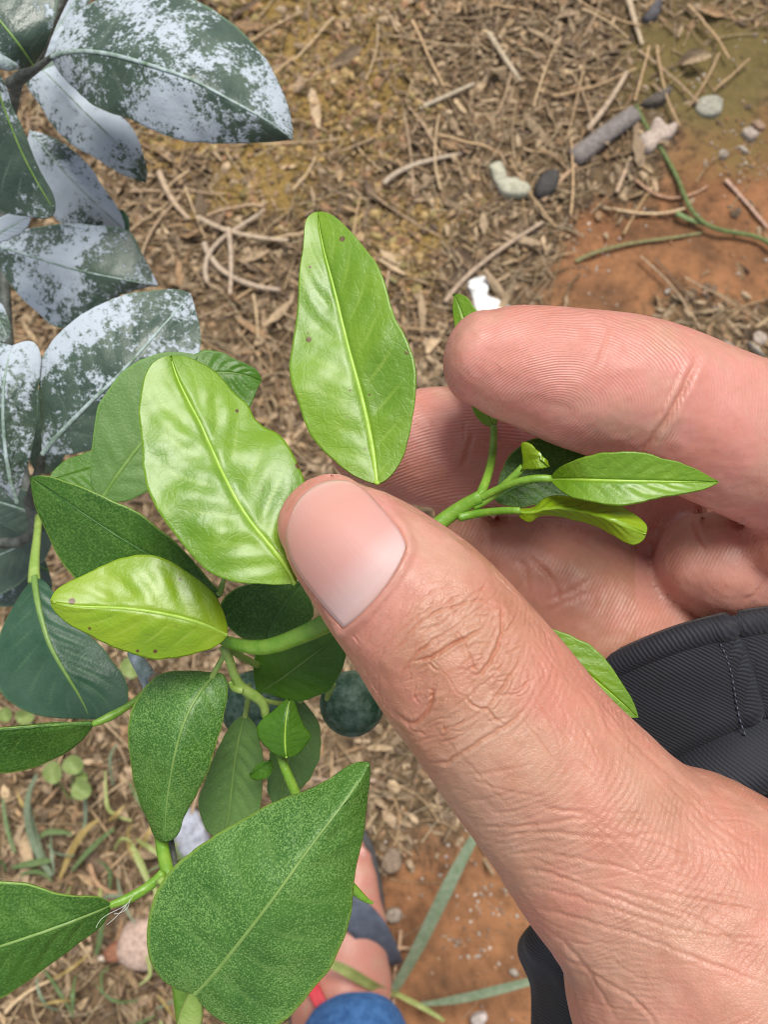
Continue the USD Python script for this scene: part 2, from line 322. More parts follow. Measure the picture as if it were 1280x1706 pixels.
def bground(N):
    at = N('attribute', attribute='zone'); sp = N('separate_xyz', vector=at + '.vector')       # x: bare clay, y: yellow moss, z: green film
    pos = N('geometry')
    n1 = N('noise_texture', vector=pos + '.position', scale=14.0, detail=6.0, roughness=0.65)
    n2 = N('noise_texture', vector=pos + '.position', scale=110.0, detail=5.0, roughness=0.7)
    n3 = N('noise_texture', vector=pos + '.position', scale=420.0, detail=3.0, roughness=0.7)
    lit = N('rgb_ramp', fac=n2 + '.fac', ramp=[(0.3, (0.030, 0.019, 0.011)), (0.45, (0.085, 0.056, 0.032)), (0.6, (0.17, 0.115, 0.062)), (0.75, (0.25, 0.175, 0.10))])
    cl = N('rgb_ramp', fac=n1 + '.fac', ramp=[(0.3, (0.11, 0.06, 0.032)), (0.45, (0.22, 0.105, 0.05)), (0.58, (0.31, 0.145, 0.066)), (0.75, (0.22, 0.14, 0.08))])
    cl2 = N('mix_color', blend_type='multiply', fac=0.7, a=cl + '.color', b=N('rgb_ramp', fac=n2 + '.fac', ramp=[(0.25, (0.42, 0.40, 0.40)), (0.5, (0.95, 0.95, 0.95)), (0.8, (1.25, 1.2, 1.15))]) + '.color')
    j = N('math', math_type='multiply_add', value1=n2 + '.fac', value2=0.8, value3=-0.4)
    cf = N('math', math_type='add', value1=sp + '.x', value2=j + '.value')
    cfm = N('map_range', value=cf + '.value', from_min=0.35, from_max=0.65, clamp=True)
    c = N('mix_color', fac=cfm + '.result', a=lit + '.color', b=cl2 + '.result')
    mo = N('rgb_ramp', fac=n3 + '.fac', ramp=[(0.3, (0.09, 0.055, 0.015)), (0.5, (0.28, 0.18, 0.05)), (0.7, (0.42, 0.29, 0.10))])
    mf = N('math', math_type='add', value1=sp + '.y', value2=j + '.value')
    c = N('mix_color', fac=N('map_range', value=mf + '.value', from_min=0.4, from_max=0.75, to_max=0.8, clamp=True) + '.result', a=c + '.result', b=mo + '.color')
    gf = N('math', math_type='add', value1=sp + '.z', value2=j + '.value')
    c = N('mix_color', fac=N('map_range', value=gf + '.value', from_min=0.35, from_max=0.8, to_max=0.75, clamp=True) + '.result', a=c + '.result', b=(0.15, 0.115, 0.04))
    hs = N('math', math_type='multiply_add', value1=n3 + '.fac', value2=0.35, value3=n2 + '.fac')
    bp = N('bump', height=hs + '.value', strength=0.7, distance=0.004)
    pr = N('principled_bsdf', base_color=c + '.result', roughness=0.95, normal=bp + '.normal', specular_ior_level=0.15)
    return pr + '.BSDF'
GROUND = mat('ground_soil', bground)
def btint(N):
    at = N('attribute', attribute='tint'); pos = N('geometry')
    n = N('noise_texture', vector=pos + '.position', scale=260.0, detail=4.0, roughness=0.65)
    k = N('rgb_ramp', fac=n + '.fac', ramp=[(0.3, (0.55, 0.52, 0.5)), (0.5, (0.95, 0.93, 0.92)), (0.7, (1.25, 1.22, 1.2))])
    c = N('mix_color', blend_type='multiply', fac=1.0, a=at + '.color', b=k + '.color')
    bp = N('bump', height=n + '.fac', strength=0.4, distance=0.001)
    pr = N('principled_bsdf', base_color=c + '.result', roughness=0.8, normal=bp + '.normal', specular_ior_level=0.25)
    return pr + '.BSDF'
TINT = mat('litter', btint)


# ------------------------------------------------------------------ ground
def blob(x, y, cx, cy, rx, ry, ang=0.0):
    a = math.radians(ang); dx, dy = x - cx, y - cy
    u, v = (dx * math.cos(a) + dy * math.sin(a)) / rx, (-dx * math.sin(a) + dy * math.cos(a)) / ry
    return np.clip(1.35 - np.sqrt(u * u + v * v), 0, 1)
def zones(p):
    """bare clay, yellow moss, green film at ground points"""
    x, y, _ = PX(p); q = np.asarray(p) * [1, 1, 0]
    w = noise3(q, 14, 5, 4) * 160; w2 = noise3(q, 14, 9, 4) * 160; x, y = x + w, y + w2
    clay = np.maximum.reduce([blob(x, y, 1100, 440, 260, 110, -18), blob(x, y, 1260, 280, 170, 150) * .85, blob(x, y, 1040, 480, 160, 90), blob(x, y, 800, 1590, 230, 260, 30), blob(x, y, 1150, 1000, 420, 380), blob(x, y, 1700, 500, 420, 700), blob(x, y, 950, 1900, 400, 300)])
    moss = np.maximum.reduce([blob(x, y, 560, 120, 150, 190), blob(x, y, 660, 410, 110, 70), blob(x, y, 430, 300, 120, 60), blob(x, y, 480, 20, 110, 120), blob(x, y, 300, 200, 90, 60)])
    film = np.maximum.reduce([blob(x, y, 1190, 90, 200, 150), blob(x, y, 1230, 220, 130, 110) * 0.75, blob(x, y, 1500, 50, 150, 200)])
    return clay, moss, film
def relief(p):
    q = np.asarray(p, float) * [1, 1, 0]
    c, m, f = zones(p)
    lump = noise3(q, 9, 1, 4) * 0.026 + noise3(q, 60, 3, 4) * (0.009 * (1 - 0.55 * c) + 0.005 * m)
    fade = np.clip(1.6 - np.linalg.norm(q[..., :2] - [0, .2], axis=-1), 0, 1)
    return (lump - 0.012) * fade
ax = np.r_[-90, -45, -20, -10, -5, -2.5, -1.4, np.arange(-0.8, 0.8001, 0.005), 1.4, 2.5, 5, 10, 20, 45, 90]
ay = np.r_[-90, -45, -20, -10, -5, -2.5, -1.3, np.arange(-0.62, 1.0001, 0.005), 1.5, 2.5, 5, 10, 20, 45, 90]
gx, gy = np.meshgrid(ax, ay, indexing='ij')
gp = np.stack([gx, gy, gx * 0], -1); gp[..., 2] = relief(gp)
top('ground', (gp.reshape(-1, 3), grid_faces(len(ax), len(ay), True)), GROUND, kind='structure', attrs={'zone': np.stack(zones(gp.reshape(-1, 3)), 1)})

rng = np.random.default_rng(7)
BARK = np.array([[.40, .30, .19], [.33, .25, .16], [.26, .19, .125], [.46, .37, .25], [.36, .28, .20], [.21, .155, .11]])
GREY = np.array([[.30, .255, .20], [.23, .195, .16], [.36, .31, .25], [.16, .13, .11], [.27, .20, .14], [.42, .36, .29]])
MOSS = np.array([[.34, .225, .085], [.25, .165, .065], [.39, .275, .12], [.17, .115, .05], [.27, .21, .085], [.33, .19, .10]])
STONE = np.array([[.36, .24, .16], [.42, .36, .29], [.35, .19, .10], [.24, .18, .13], [.46, .38, .31], [.32, .17, .08]])
def spots(n, weight, lo=(-.62, -.5), hi=(.62, .85), z=0.0):
    out = []
    while sum(map(len, out)) < n:
        q = np.c_[rng.uniform(lo[0], hi[0], 4 * n), rng.uniform(lo[1], hi[1], 4 * n), np.zeros(4 * n)]
        out.append(q[rng.random(len(q)) < weight(*zones(q), q)])
    p = np.vstack(out)[:n]; p[:, 2] = relief(p) + z
    return p
def straw(p, ang, length, r, bend, lift, sides=4, seg=6):
    s = np.linspace(-.5, .5, seg); d = np.array([math.cos(ang), math.sin(ang), 0]); e = np.array([-d[1], d[0], 0])
    q = p + np.outer(s * length, d) + np.outer((s * s * 4 - .33) * bend * length, e) + np.outer(s * length * (rng.random() - .5) * 0.12, [0, 0, 1.0])
    base = relief(q); q[:, 2] = np.maximum(q[:, 2] - p[2] + base * .6 + p[2] * .4, base) + lift + r
    return tube(q, r * np.linspace(1, .75, seg), sides, .6, [0, 0, 1.0])
def chip(p, size, flat, squeeze=1.0):
    ico = trimesh.creation.icosahedron(); v = ico.vertices * (1 + (rng.random((12, 1)) - .5) * .7)
    v = v * [1, squeeze, flat] * size; R = trimesh.transformations.euler_matrix(*(rng.normal(0, .35, 2)), rng.random() * 6.283)[:3, :3]
    return v @ R.T + p + [0, 0, size * flat * .5], np.array(ico.faces)
def flake(p, length, width, curl):
    """a dry leaf fragment: a curled pointed sheet"""
    u = np.linspace(0, 1, 6); v = np.linspace(-1, 1, 4)
    w = np.sin(np.pi * np.clip(u * .92 + .05, 0, 1)) ** .7 * width / 2 * (1 + .4 * (rng.random(6) - .5))
    x = (u - .5)[:, None] * length + 0 * v; y = w[:, None] * v; zc = curl * (y / (width / 2)) ** 2 * width * .5 + .25 * curl * np.cos(u * 5 + rng.random() * 6)[:, None] * width + 0 * v
    g = np.stack([x, y, zc], -1).reshape(-1, 3)
    R = trimesh.transformations.euler_matrix(*(rng.normal(0, .35, 2)), rng.random() * 6.283)[:3, :3]
    g = g @ R.T; g[:, 2] -= g[:, 2].min() * .8
    return g + p, grid_faces(6, 4)
def gather(items):
    v, f = cat_mesh([(a, b) for a, b, _ in items]); t = np.vstack([np.broadcast_to(c, (len(a), 3)) for a, _, c in items])
    return (v, f), t
GREY = GREY * [1.0, .86, .66]; BARK = BARK * [.98, .90, .78]
def pick(pal):
    return pal[rng.integers(len(pal))] * rng.uniform(.7, 1.2)
# uncountable cover: crumbs of moss, chips of bark and leaf, fine straw, grit
it = []
for p in spots(9000, lambda c, m, f, q: m * np.clip(.25 + noise3(q, 30, 77) * 4, .05, 1)): it.append((*chip(p, rng.uniform(.001, .0030) * (1 + 1.2 * (rng.random() < .15)), rng.uniform(.4, .9), rng.uniform(.35, 1)), pick(MOSS if rng.random() < .75 else BARK)))
mesh, t = gather(it); top('moss_crumbs', mesh, TINT, 'crumbly yellow brown dry moss covering the ground near the upright leaf', 'moss', kind='stuff', smooth=False, attrs={'tint': t})
it = []
for p in spots(9000, lambda c, m, f, q: np.clip(1 - 1.25 * c - f, 0.03, 1) * (1 - .8 * m)): it.append((*chip(p, rng.uniform(.002, .0075), rng.uniform(.2, .5), rng.uniform(.3, .8)), pick(GREY)))
for p in spots(9000, lambda c, m, f, q: np.clip(1 - 1.5 * c - f, 0.015, 1) * (1 - .85 * m)): it.append((*flake(p, rng.uniform(.007, .027), rng.uniform(.002, .007), rng.uniform(-1.0, 1.0)), pick(GREY if rng.random() < .6 else BARK)))
mesh, t = gather(it); top('leaf_litter', mesh, TINT, 'grey brown crumbled dead leaf litter covering the soil', 'leaf litter', kind='stuff', smooth=False, attrs={'tint': t})
it = []
for p in spots(2900, lambda c, m, f, q: np.clip(1 - 1.5 * c - .8 * f, 0.02, 1) * (1 - .75 * m), z=.002): it.append((*straw(p, rng.random() * 6.283, rng.uniform(.015, .075), rng.uniform(.0005, .0011), rng.normal(0, .07), rng.uniform(0, .003)), pick(BARK)))
PALE = np.array([[.44, .33, .19], [.38, .28, .155], [.47, .375, .235]])
for p in spots(2800, lambda c, m, f, q: np.clip(1 - 1.3 * c - .8 * f, 0.03, 1) * (1 - .4 * m), z=.002): it.append((*straw(p, rng.normal(.7, .9), rng.uniform(.02, .07), rng.uniform(.0003, .0008), rng.normal(0, .06), rng.uniform(0, .004), 3, 5), pick(PALE)))
mesh, t = gather(it); top('straw_litter', mesh, TINT, 'fine tan straw scattered over the ground as one mat', 'straw', kind='stuff', smooth=True, attrs={'tint': t})
it = []
for p in spots(2600, lambda c, m, f, q: np.clip(c * .8 + f * .5, 0, 1) * (.08 + np.clip(noise3(q, 11, 31) * 5, 0, 1))): it.append((*chip(p, rng.uniform(.0006, .0022) * (1.4 if rng.random() < .06 else 1), rng.uniform(.6, .9), rng.uniform(.7, 1)), pick(STONE)))
mesh, t = gather(it); top('soil_grit', mesh, TINT, 'fine pale grit and crumbs lying on the bare orange clay', 'grit', kind='stuff', smooth=False, attrs={'tint': t})

# straws and dead leaf pieces one can pick out, each a thing of its own
def lay(name, label, cat, group, mk, colour, smooth=True, m=None):
    v, f = mk; o = np.array([*v.mean(0)[:2], v[:, 2].min()])
    path = '/World/' + numbered('/World', name)
    g = usdkit.mesh(stage, path, (v - o, f), m or TINT, smooth=smooth); g.AddTranslateOp().Set(Gf.Vec3d(*map(float, o)))
    if m is None: UsdGeom.PrimvarsAPI(g).CreatePrimvar('tint', Sdf.ValueTypeNames.Color3fArray, 'vertex').Set(Vt.Vec3fArray.FromNumpy(np.tile(np.float32(colour), (len(g.GetPointsAttr().Get()), 1))))
    custom(g.GetPrim(), label, cat, group)
    return path
inview = lambda q: (lambda x, y, d: (x > 210) & (x < 1270) & (y > 5) & (y < 560) | (x < 560) & (y > 1220) & (y < 1690) & (x > 10))(*PX(q))
for p in spots(80, lambda c, m, f, q: np.clip(1 - 1.3 * c, .05, 1) * inview(q) * (1 - .4 * m), z=.004):
    lay('straw_stem', 'dry tan straw stem lying loose on the litter', 'straw stem', 'loose straw stems on the litter', straw(p, rng.random() * 6.283, rng.uniform(.04, .10), rng.uniform(.0008, .0017), rng.normal(0, .05), rng.uniform(.002, .007), 6, 9), BARK[[0, 3, 4][rng.integers(3)]] * rng.uniform(.9, 1.3))
for p in spots(60, lambda c, m, f, q: np.clip(1 - 1.5 * c, .02, 1) * inview(q) * (1 - .6 * m), z=.003):
    lay('dead_leaf', 'curled grey brown dead leaf fragment lying in the litter', 'dead leaf', 'dead leaf fragments in the litter', flake(p, rng.uniform(.022, .045), rng.uniform(.006, .013), rng.uniform(-1.0, 1.0)), pick(GREY) * 1.1)
def along(px, w, lift, colour, name, label, cat, group=None, flat=.6, sides=6, n=14, taper=(1, .7), m=None):
    q = spline(np.array(px, float), n); g = G(q[:, 0], q[:, 1], 0.0); b = relief(g); g = G(q[:, 0], q[:, 1], b.mean() + lift)
    g[:, 2] = np.maximum(g[:, 2], relief(g) + .0005)
    d = PX(g)[2]
    return lay(name, label, cat, group, tube(g, w * d / FPX / 2 * np.linspace(*taper, n), sides, flat, [0, 0, 1.0]), colour, m=m)
S = 'straw_stem'
along([(1048, 0), (1058, 35), (1070, 74)], 11, .006, (.46, .36, .24), S, 'straight pale straw at the top edge beside the mossy soil', 'straw stem')
along([(742, 502), (790, 450), (850, 405), (905, 370)], 9, .008, (.40, .30, .21), S, 'long brown straw pointing at the white scrap above the fingertip', 'straw stem')
along([(905, 335), (935, 300), (960, 275)], 9, .006, (.42, .28, .17), S, 'short reddish straw below the end of the grey stick', 'straw stem')
along([(980, 215), (1025, 155), (1045, 120)], 11, .009, (.42, .32, .22), S, 'tan straw standing up from the grey stick', 'straw stem')
along([(640, 305), (690, 275), (740, 262), (780, 252)], 10, .006, (.42, .34, .25), S, 'wavy tan straw in the middle of the litter', 'straw stem')
along([(815, 55), (840, 95), (868, 135)], 11, .006, (.44, .36, .25), S, 'slanting pale straw in the grey litter left of the mossy soil', 'straw stem')
along([(700, 180), (745, 160), (790, 140)], 9, .006, (.42, .35, .25), S, 'pale forked straw above the wavy straw', 'straw stem')
along([(660, 470), (600, 430), (545, 380)], 8, .006, (.25, .22, .10), S, 'greenish brown straw running to the tip of the upright leaf', 'straw stem')
along([(265, 285), (285, 330), (315, 365)], 11, .008, (.44, .33, .22), S, 'bent tan straw under the tip of the whitewashed leaf', 'straw stem')
along([(340, 405), (370, 450), (420, 475), (465, 483)], 11, .008, (.42, .33, .24), S, 'bow shaped tan straw left of the upright leaf', 'straw stem')
along([(345, 470), (350, 420), (395, 380), (440, 350)], 9, .009, (.42, .33, .24), S, 'arched tan straw crossing the bow shaped straw', 'straw stem')
along([(330, 362), (400, 390), (480, 400)], 9, .011, (.46, .36, .25), S, 'thin straw crossing above the bow shaped straw', 'straw stem')
along([(380, 380), (385, 440), (383, 490)], 9, .012, (.45, .35, .25), S, 'upright tan straw across the bow shaped straw', 'straw stem')
along([(1060, 300), (1120, 330), (1180, 310)], 6, .004, (.40, .24, .15), S, 'thin straw on the red clay beside the green runner', 'straw stem')
along([(1210, 300), (1250, 345), (1280, 380)], 8, .004, (.46, .30, .22), S, 'pinkish straw on the clay at the right edge', 'straw stem')
along([(1040, 390), (1068, 340), (1095, 300)], 5, .004, (.36, .24, .12), S, 'thin straw on the orange clay above the fingertip', 'straw stem')
along([(1028, 320), (1040, 290), (1052, 262)], 8, .004, (.46, .33, .22), S, 'short stiff straw on the clay below the grey stick', 'straw stem')
along([(640, 1577), (665, 1579), (692, 1578)], 7, .012, (.50, .33, .20), S, 'short level straw crossing the sedge blades', 'straw stem')
along([(668, 1550), (661, 1600), (655, 1650), (668, 1706)], 7, .010, (.42, .27, .17), S, 'upright straw crossing the sedge blades', 'straw stem')
along([(625, 1300), (560, 1300), (520, 1296)], 7, .006, (.38, .28, .20), S, 'level straw under the round fruit', 'straw stem')
along([(165, 1595), (205, 1600), (250, 1606)], 10, .010, (.52, .44, .34), S, 'pale straw beside the pinkish stone', 'straw stem')
along([(72, 1340), (95, 1315), (112, 1298)], 6, .012, (.42, .27, .15), S, 'reddish straw below the clover leaves', 'straw stem')
along([(150, 1440), (165, 1475), (205, 1490)], 10, .008, (.42, .26, .15), S, 'bent brown straw above the lowest left leaf', 'straw stem')

def solid(name, label, cat, px, height, colour, bumpy=.12, group=None, m=None, z=.002, seed=0, smooth=True):
    """a lump whose plan follows px, rounded, standing on the ground"""
    px = np.array(px, float); c = px.mean(0); n = 40
    cl = spline(np.vstack([px, px[:1]]), n + 1)[:-1]
    rings = []
    for s, zz in ((1.0, 0.0), (1.0, .45), (.86, .85), (.5, 1.0), (.08, 1.02)):
        q = c + (cl - c) * s; g = G(q[:, 0], q[:, 1], 0.0); g[:, 2] = relief(G(c[0], c[1], 0.0)[None])[0] + z + height * zz - (0.004 if zz == 0 else 0)
        g = g + noise3(g, 160, seed)[:, None] * bumpy * height * np.array([.6, .6, 1.0]) * (2 if zz else 0)
        rings.append(g)
    v = np.vstack(rings); k = len(rings); j = np.arange(n); f = []
    for i in range(k - 1): f.append(quads(np.stack([i * n + j, i * n + (j + 1) % n, (i + 1) * n + (j + 1) % n, (i + 1) * n + j], 1)))
    v = np.vstack([v, rings[-1].mean(0)]); f.append(np.stack([(k - 1) * n + j, (k - 1) * n + (j + 1) % n, np.full(n, len(v) - 1)], 1))
    f = np.vstack(f); tri = v[f]
    if (np.cross(tri[:, 1] - tri[:, 0], tri[:, 2] - tri[:, 0])[:, 2]).sum() < 0: f = f[:, ::-1]
    return lay(name, label, cat, group, (v, f), colour, smooth=smooth, m=m)
along([(958, 263), (985, 243), (1010, 224), (1035, 206), (1058, 190)], 33, .006, (.20, .175, .16), 'stick', 'short thick grey weathered stick with cut ends on the litter', 'stick', None, .8, 9, 12, (1.0, .92))
solid('stone', 'small flat pale square stone in the green filmed soil', 'stone', [(1165, 162), (1185, 153), (1207, 160), (1206, 180), (1186, 187), (1167, 182)], .004, (.30, .29, .23), .3)
solid('paper_scrap', 'white torn scrap on the soil above the fingertip', 'scrap', [(778, 470), (800, 452), (815, 455), (815, 490), (838, 500), (858, 508), (800, 520), (790, 500)], .006, (.78, .78, .76), .1, seed=3)
solid('lichen_flake', 'pale greenish lichen flake in the middle of the litter', 'lichen', [(815, 275), (836, 272), (840, 292), (868, 300), (885, 318), (862, 326), (838, 322), (826, 305)], .006, (.40, .39, .29), .4, seed=4)
solid('bark_piece', 'dark charred bark piece beside the pale lichen flake', 'bark', [(893, 308), (905, 290), (930, 282), (930, 305), (915, 325), (900, 328)], .010, (.06, .055, .05), .2, seed=5)
solid('bark_piece', 'dark slender bark piece at the right end of the grey stick', 'bark', [(1068, 170), (1100, 148), (1122, 142), (1118, 155), (1085, 172)], .007, (.10, .085, .07), .2, seed=6)
solid('bark_piece', 'dark bark strip at the top edge of the picture', 'bark', [(1072, 25), (1088, 5), (1104, -8), (1106, 2), (1084, 30)], .007, (.09, .085, .09), .2, seed=16)
solid('husk', 'pale broken husk beside the grey stick on the clay', 'husk', [(1085, 215), (1100, 195), (1118, 205), (1130, 202), (1118, 228), (1100, 235), (1088, 250), (1072, 245)], .008, (.42, .34, .28), .3, seed=7)
solid('stone', 'smooth pinkish stone left of the biggest speckled leaf', 'stone', [(200, 1560), (215, 1535), (240, 1527), (262, 1530), (262, 1610), (235, 1618), (205, 1608)], .016, (.47, .34, .27), .05, seed=8)
solid('stone', 'reddish brown stone against the smooth pinkish stone', 'stone', [(170, 1590), (185, 1572), (205, 1570), (212, 1592), (192, 1605), (174, 1602)], .012, (.27, .12, .07), .08, seed=9)
solid('stone', 'whitish blue stone behind the hanging leaf tips', 'stone', [(292, 1360), (318, 1348), (340, 1380), (345, 1420), (320, 1440), (296, 1425)], .012, (.36, .38, .43), .5, seed=11)
solid('stone', 'pale lumpy stone left of the clay below the fruit', 'stone', [(640, 1425), (655, 1412), (668, 1425), (664, 1450), (645, 1455)], .006, (.24, .18, .125), .6, seed=12)
solid('stone', 'small whitish stone on the clay beside the sandal', 'stone', [(642, 1525), (655, 1515), (668, 1520), (668, 1535), (650, 1540)], .005, (.30, .245, .19), .6, seed=13)
solid('stone', 'white angular stone on the clay at the bottom edge', 'stone', [(785, 1706), (800, 1690), (812, 1692), (806, 1712)], .006, (.46, .40, .36), .4, seed=14)
for k, (sx, sy, sr) in enumerate([(1210, 250, 9), (1255, 215, 12), (1270, 200, 10), (1245, 240, 8), (1195, 512, 6), (1250, 440, 9), (1262, 580, 16), (1215, 575, 9), (765, 1575, 6), (860, 1625, 8), (1270, 560, 14), (1180, 480, 6), (1120, 475, 6)]):
    a = np.linspace(0, 2 * np.pi, 7)[:-1]
    solid('pebble', 'small pale pebble lying on the orange clay', 'pebble', np.c_[sx + sr * np.cos(a) * (1 + .2 * math.sin(k)), sy + sr * .8 * np.sin(a + .3 * k)], sr * .0003, STONE[[1, 4, 0][k % 3]] * (.70 + .05 * (k % 7)), .3, group='pale pebbles on the clay', seed=20 + k)

# living low plants on the ground
def blade(px, w, h0, h1, n=16, fold=.25):
    """grass blade along pixel points, rising from height h0 to h1 above the ground"""
    q = spline(np.array(px, float), n); hh = np.interp(np.linspace(0, 1, n), np.linspace(0, 1, len(np.atleast_1d(h1)) + 1), np.r_[h0, h1])
    p = np.stack([G(q[i:i + 1, 0], q[i:i + 1, 1], hh[i])[0] for i in range(n)])
    t = np.gradient(p, axis=0); t /= np.linalg.norm(t, axis=1, keepdims=True); s = np.cross(t, UP * .2 - FWD); s /= np.linalg.norm(s, axis=1, keepdims=True)
    up = np.cross(s, t); d = PX(p)[2]
    ww = np.interp(np.linspace(0, 1, n), np.linspace(0, 1, len(w)), w) * d / FPX / 2
    g = np.stack([p + s * ww[:, None] * v + up * (ww * fold * abs(v))[:, None] for v in (-1, -.5, 0, .5, 1)], 1)
    return solidify(g, .0003)
BL1 = plainmat('blue_green_blade', (0.125, 0.17, 0.09), (0.215, 0.25, 0.155), 0.5, 200.0, 0.2)
BL2 = plainmat('yellow_green_blade', (0.22, 0.27, 0.07), (0.34, 0.36, 0.12), 0.5, 200.0, 0.2)
BL3 = plainmat('grass_green', (0.07, 0.12, 0.035), (0.13, 0.18, 0.06), 0.55, 200.0, 0.2)
BL4 = plainmat('ochre_blade', (0.30, 0.20, 0.05), (0.38, 0.28, 0.10), 0.6, 200.0, 0.2)
BL5 = plainmat('clover_green', (0.15, 0.21, 0.05), (0.22, 0.27, 0.09), 0.6, 200.0, 0.2)
sd = thing('sedge', 'sedge with spread blue green blades over the orange clay by the foot', 'sedge', G(np.array([655.]), np.array([1650.]), .005)[0])
part('blade', blade([(652, 1655), (690, 1590), (735, 1500), (792, 1392)], [14, 20, 22, 15], .012, [.04, .06, .07]), BL1, sd)
part('blade', blade([(690, 1673), (760, 1664), (830, 1648), (900, 1630)], [5, 14, 15, 12], .014, [.03, .04]), BL1, sd)
part('blade', blade([(655, 1652), (675, 1662), (700, 1675), (740, 1700)], [8, 9, 8, 5], .012, [.02, .015]), BL2, sd)
part('blade', blade([(660, 1655), (610, 1635), (575, 1615), (545, 1603)], [10, 16, 18, 14], .02, [.07, .09, .10]), BL2, sd)
part('blade', blade([(645, 1665), (620, 1655), (595, 1640)], [6, 13, 6], .015, [.05, .07]), BL3, sd)
part('stem', tube(G(np.array([656., 648, 640]), np.array([1640., 1655, 1668]), .008), .003, 8), DARKSTEM, sd)
along([(1060, 175), (1095, 240), (1130, 300), (1160, 360), (1185, 378), (1225, 388), (1290, 412)], 8, .006, (.13, .17, .06), 'runner_stem', 'thin green creeping stem bent across the red clay', 'runner', None, .9, 8, 30, (.9, 1.0))
along([(1128, 355), (1150, 366), (1175, 374)], 10, .008, (.17, .24, .10), 'creeping_grass', 'green blade joining the bend of the creeping stem', 'grass', None, .4)
along([(960, 435), (1010, 415), (1090, 400), (1170, 388)], 7, .004, (.21, .20, .09), 'creeping_grass', 'faint olive blade lying flat across the clay', 'grass', None, .4)
gt = thing('grass_tuft', 'tuft of grey green and yellowing grass blades above the lowest left leaf', 'grass', G(np.array([85.]), np.array([1450.]), .0)[0])
for px, w, hs, m in [([(86, 1458), (55, 1400), (45, 1350), (62, 1290)], [12, 17, 14, 7], [.02, .05, .07], BL1), ([(80, 1440), (60, 1390), (50, 1340)], [6, 10, 5], [.02, .04], BL1), ([(100, 1462), (118, 1420), (140, 1385), (165, 1365)], [7, 13, 15, 6], [.02, .04, .05], BL4),
                     ([(20, 1445), (50, 1438), (90, 1432)], [6, 16, 8], [.015, .02], BL3), ([(215, 1400), (235, 1440), (250, 1475)], [9, 16, 10], [.02, .02], BL2), ([(228, 1398), (250, 1412), (268, 1425)], [7, 11, 8], [.03, .03], BL2), ([(120, 1450), (150, 1415), (190, 1380)], [6, 12, 6], [.012, .02], BL3),
                     ([(60, 1400), (85, 1385), (120, 1390)], [7, 14, 6], [.01, .015], BL3), ([(160, 1590), (168, 1555), (172, 1530)], [8, 13, 8], [.02, .03], BL3), ([(5, 1330), (10, 1370), (25, 1420)], [5, 10, 6], [.012, .02], BL3), ([(255, 1470), (262, 1500), (258, 1530)], [8, 14, 8], [.01, .01], BL2)]:
    part('blade', blade(px, [.75 * a for a in w], .006, [.7 * a for a in hs]), m, gt)
rb = np.random.default_rng(21)
for k in range(44):                                                      # thin low blades among the others
    x0, y0 = rb.uniform(-10, 330), rb.uniform(1285, 1700); a = rb.uniform(0, 6.283); ln = rb.uniform(30, 95); bx, by = rb.normal(0, 12, 2)
    part('blade', blade([(x0, y0), (x0 + ln * .5 * math.cos(a) + bx, y0 + ln * .5 * math.sin(a) + by), (x0 + ln * math.cos(a), y0 + ln * math.sin(a))], [3, rb.uniform(4, 8), 2], .004, [rb.uniform(.01, .025), rb.uniform(.008, .03)], 10), (BL3, BL2, BL3, BL1, BL4)[k % 5], gt)
cv = thing('clover', 'pale green clover with round leaflets under the narrow left leaf', 'clover', G(np.array([115.]), np.array([1300.]), .0)[0])
def disc(cx, cy, rx, ry, h, seed):
    a = np.linspace(0, 2 * np.pi, 25); rr = np.array([0.02, .35, .7, 1.0])
    q = np.stack([np.stack([cx + rx * r * np.cos(a) * (1 + .06 * np.cos(2 * a + seed)), cy + ry * r * np.sin(a)], -1) for r in rr])
    g = np.stack([G(q[i, :, 0], q[i, :, 1], h + .004 * rr[i] ** 2) for i in range(4)])
    g[..., 2] += .002 * np.cos(2 * a + seed)[None] * rr[:, None]
    return solidify(g, .0004)
for k, c in enumerate([(88, 1287, 15, 19), (122, 1274, 17, 16), (135, 1315, 17, 17), (135, 1295, 10, 12), (40, 1195, 16, 12), (25, 1225, 14, 10), (218, 1112, 16, 18), (8, 1190, 12, 12)]):
    part('leaflet', disc(*c, .03 + .006 * (k % 3), k), BL5, cv if k < 4 else cv)
for k in range(4):
    part('stalk', tube(spline(np.vstack([G(np.array([115. + 4 * k]), np.array([1330.]), .0)[0], G(np.array([[88., 122, 135, 135][k]]), np.array([[1287., 1274, 1315, 1295][k]]), .03 + .006 * (k % 3))[0]]), 6), .0009, 6), BL5, cv)

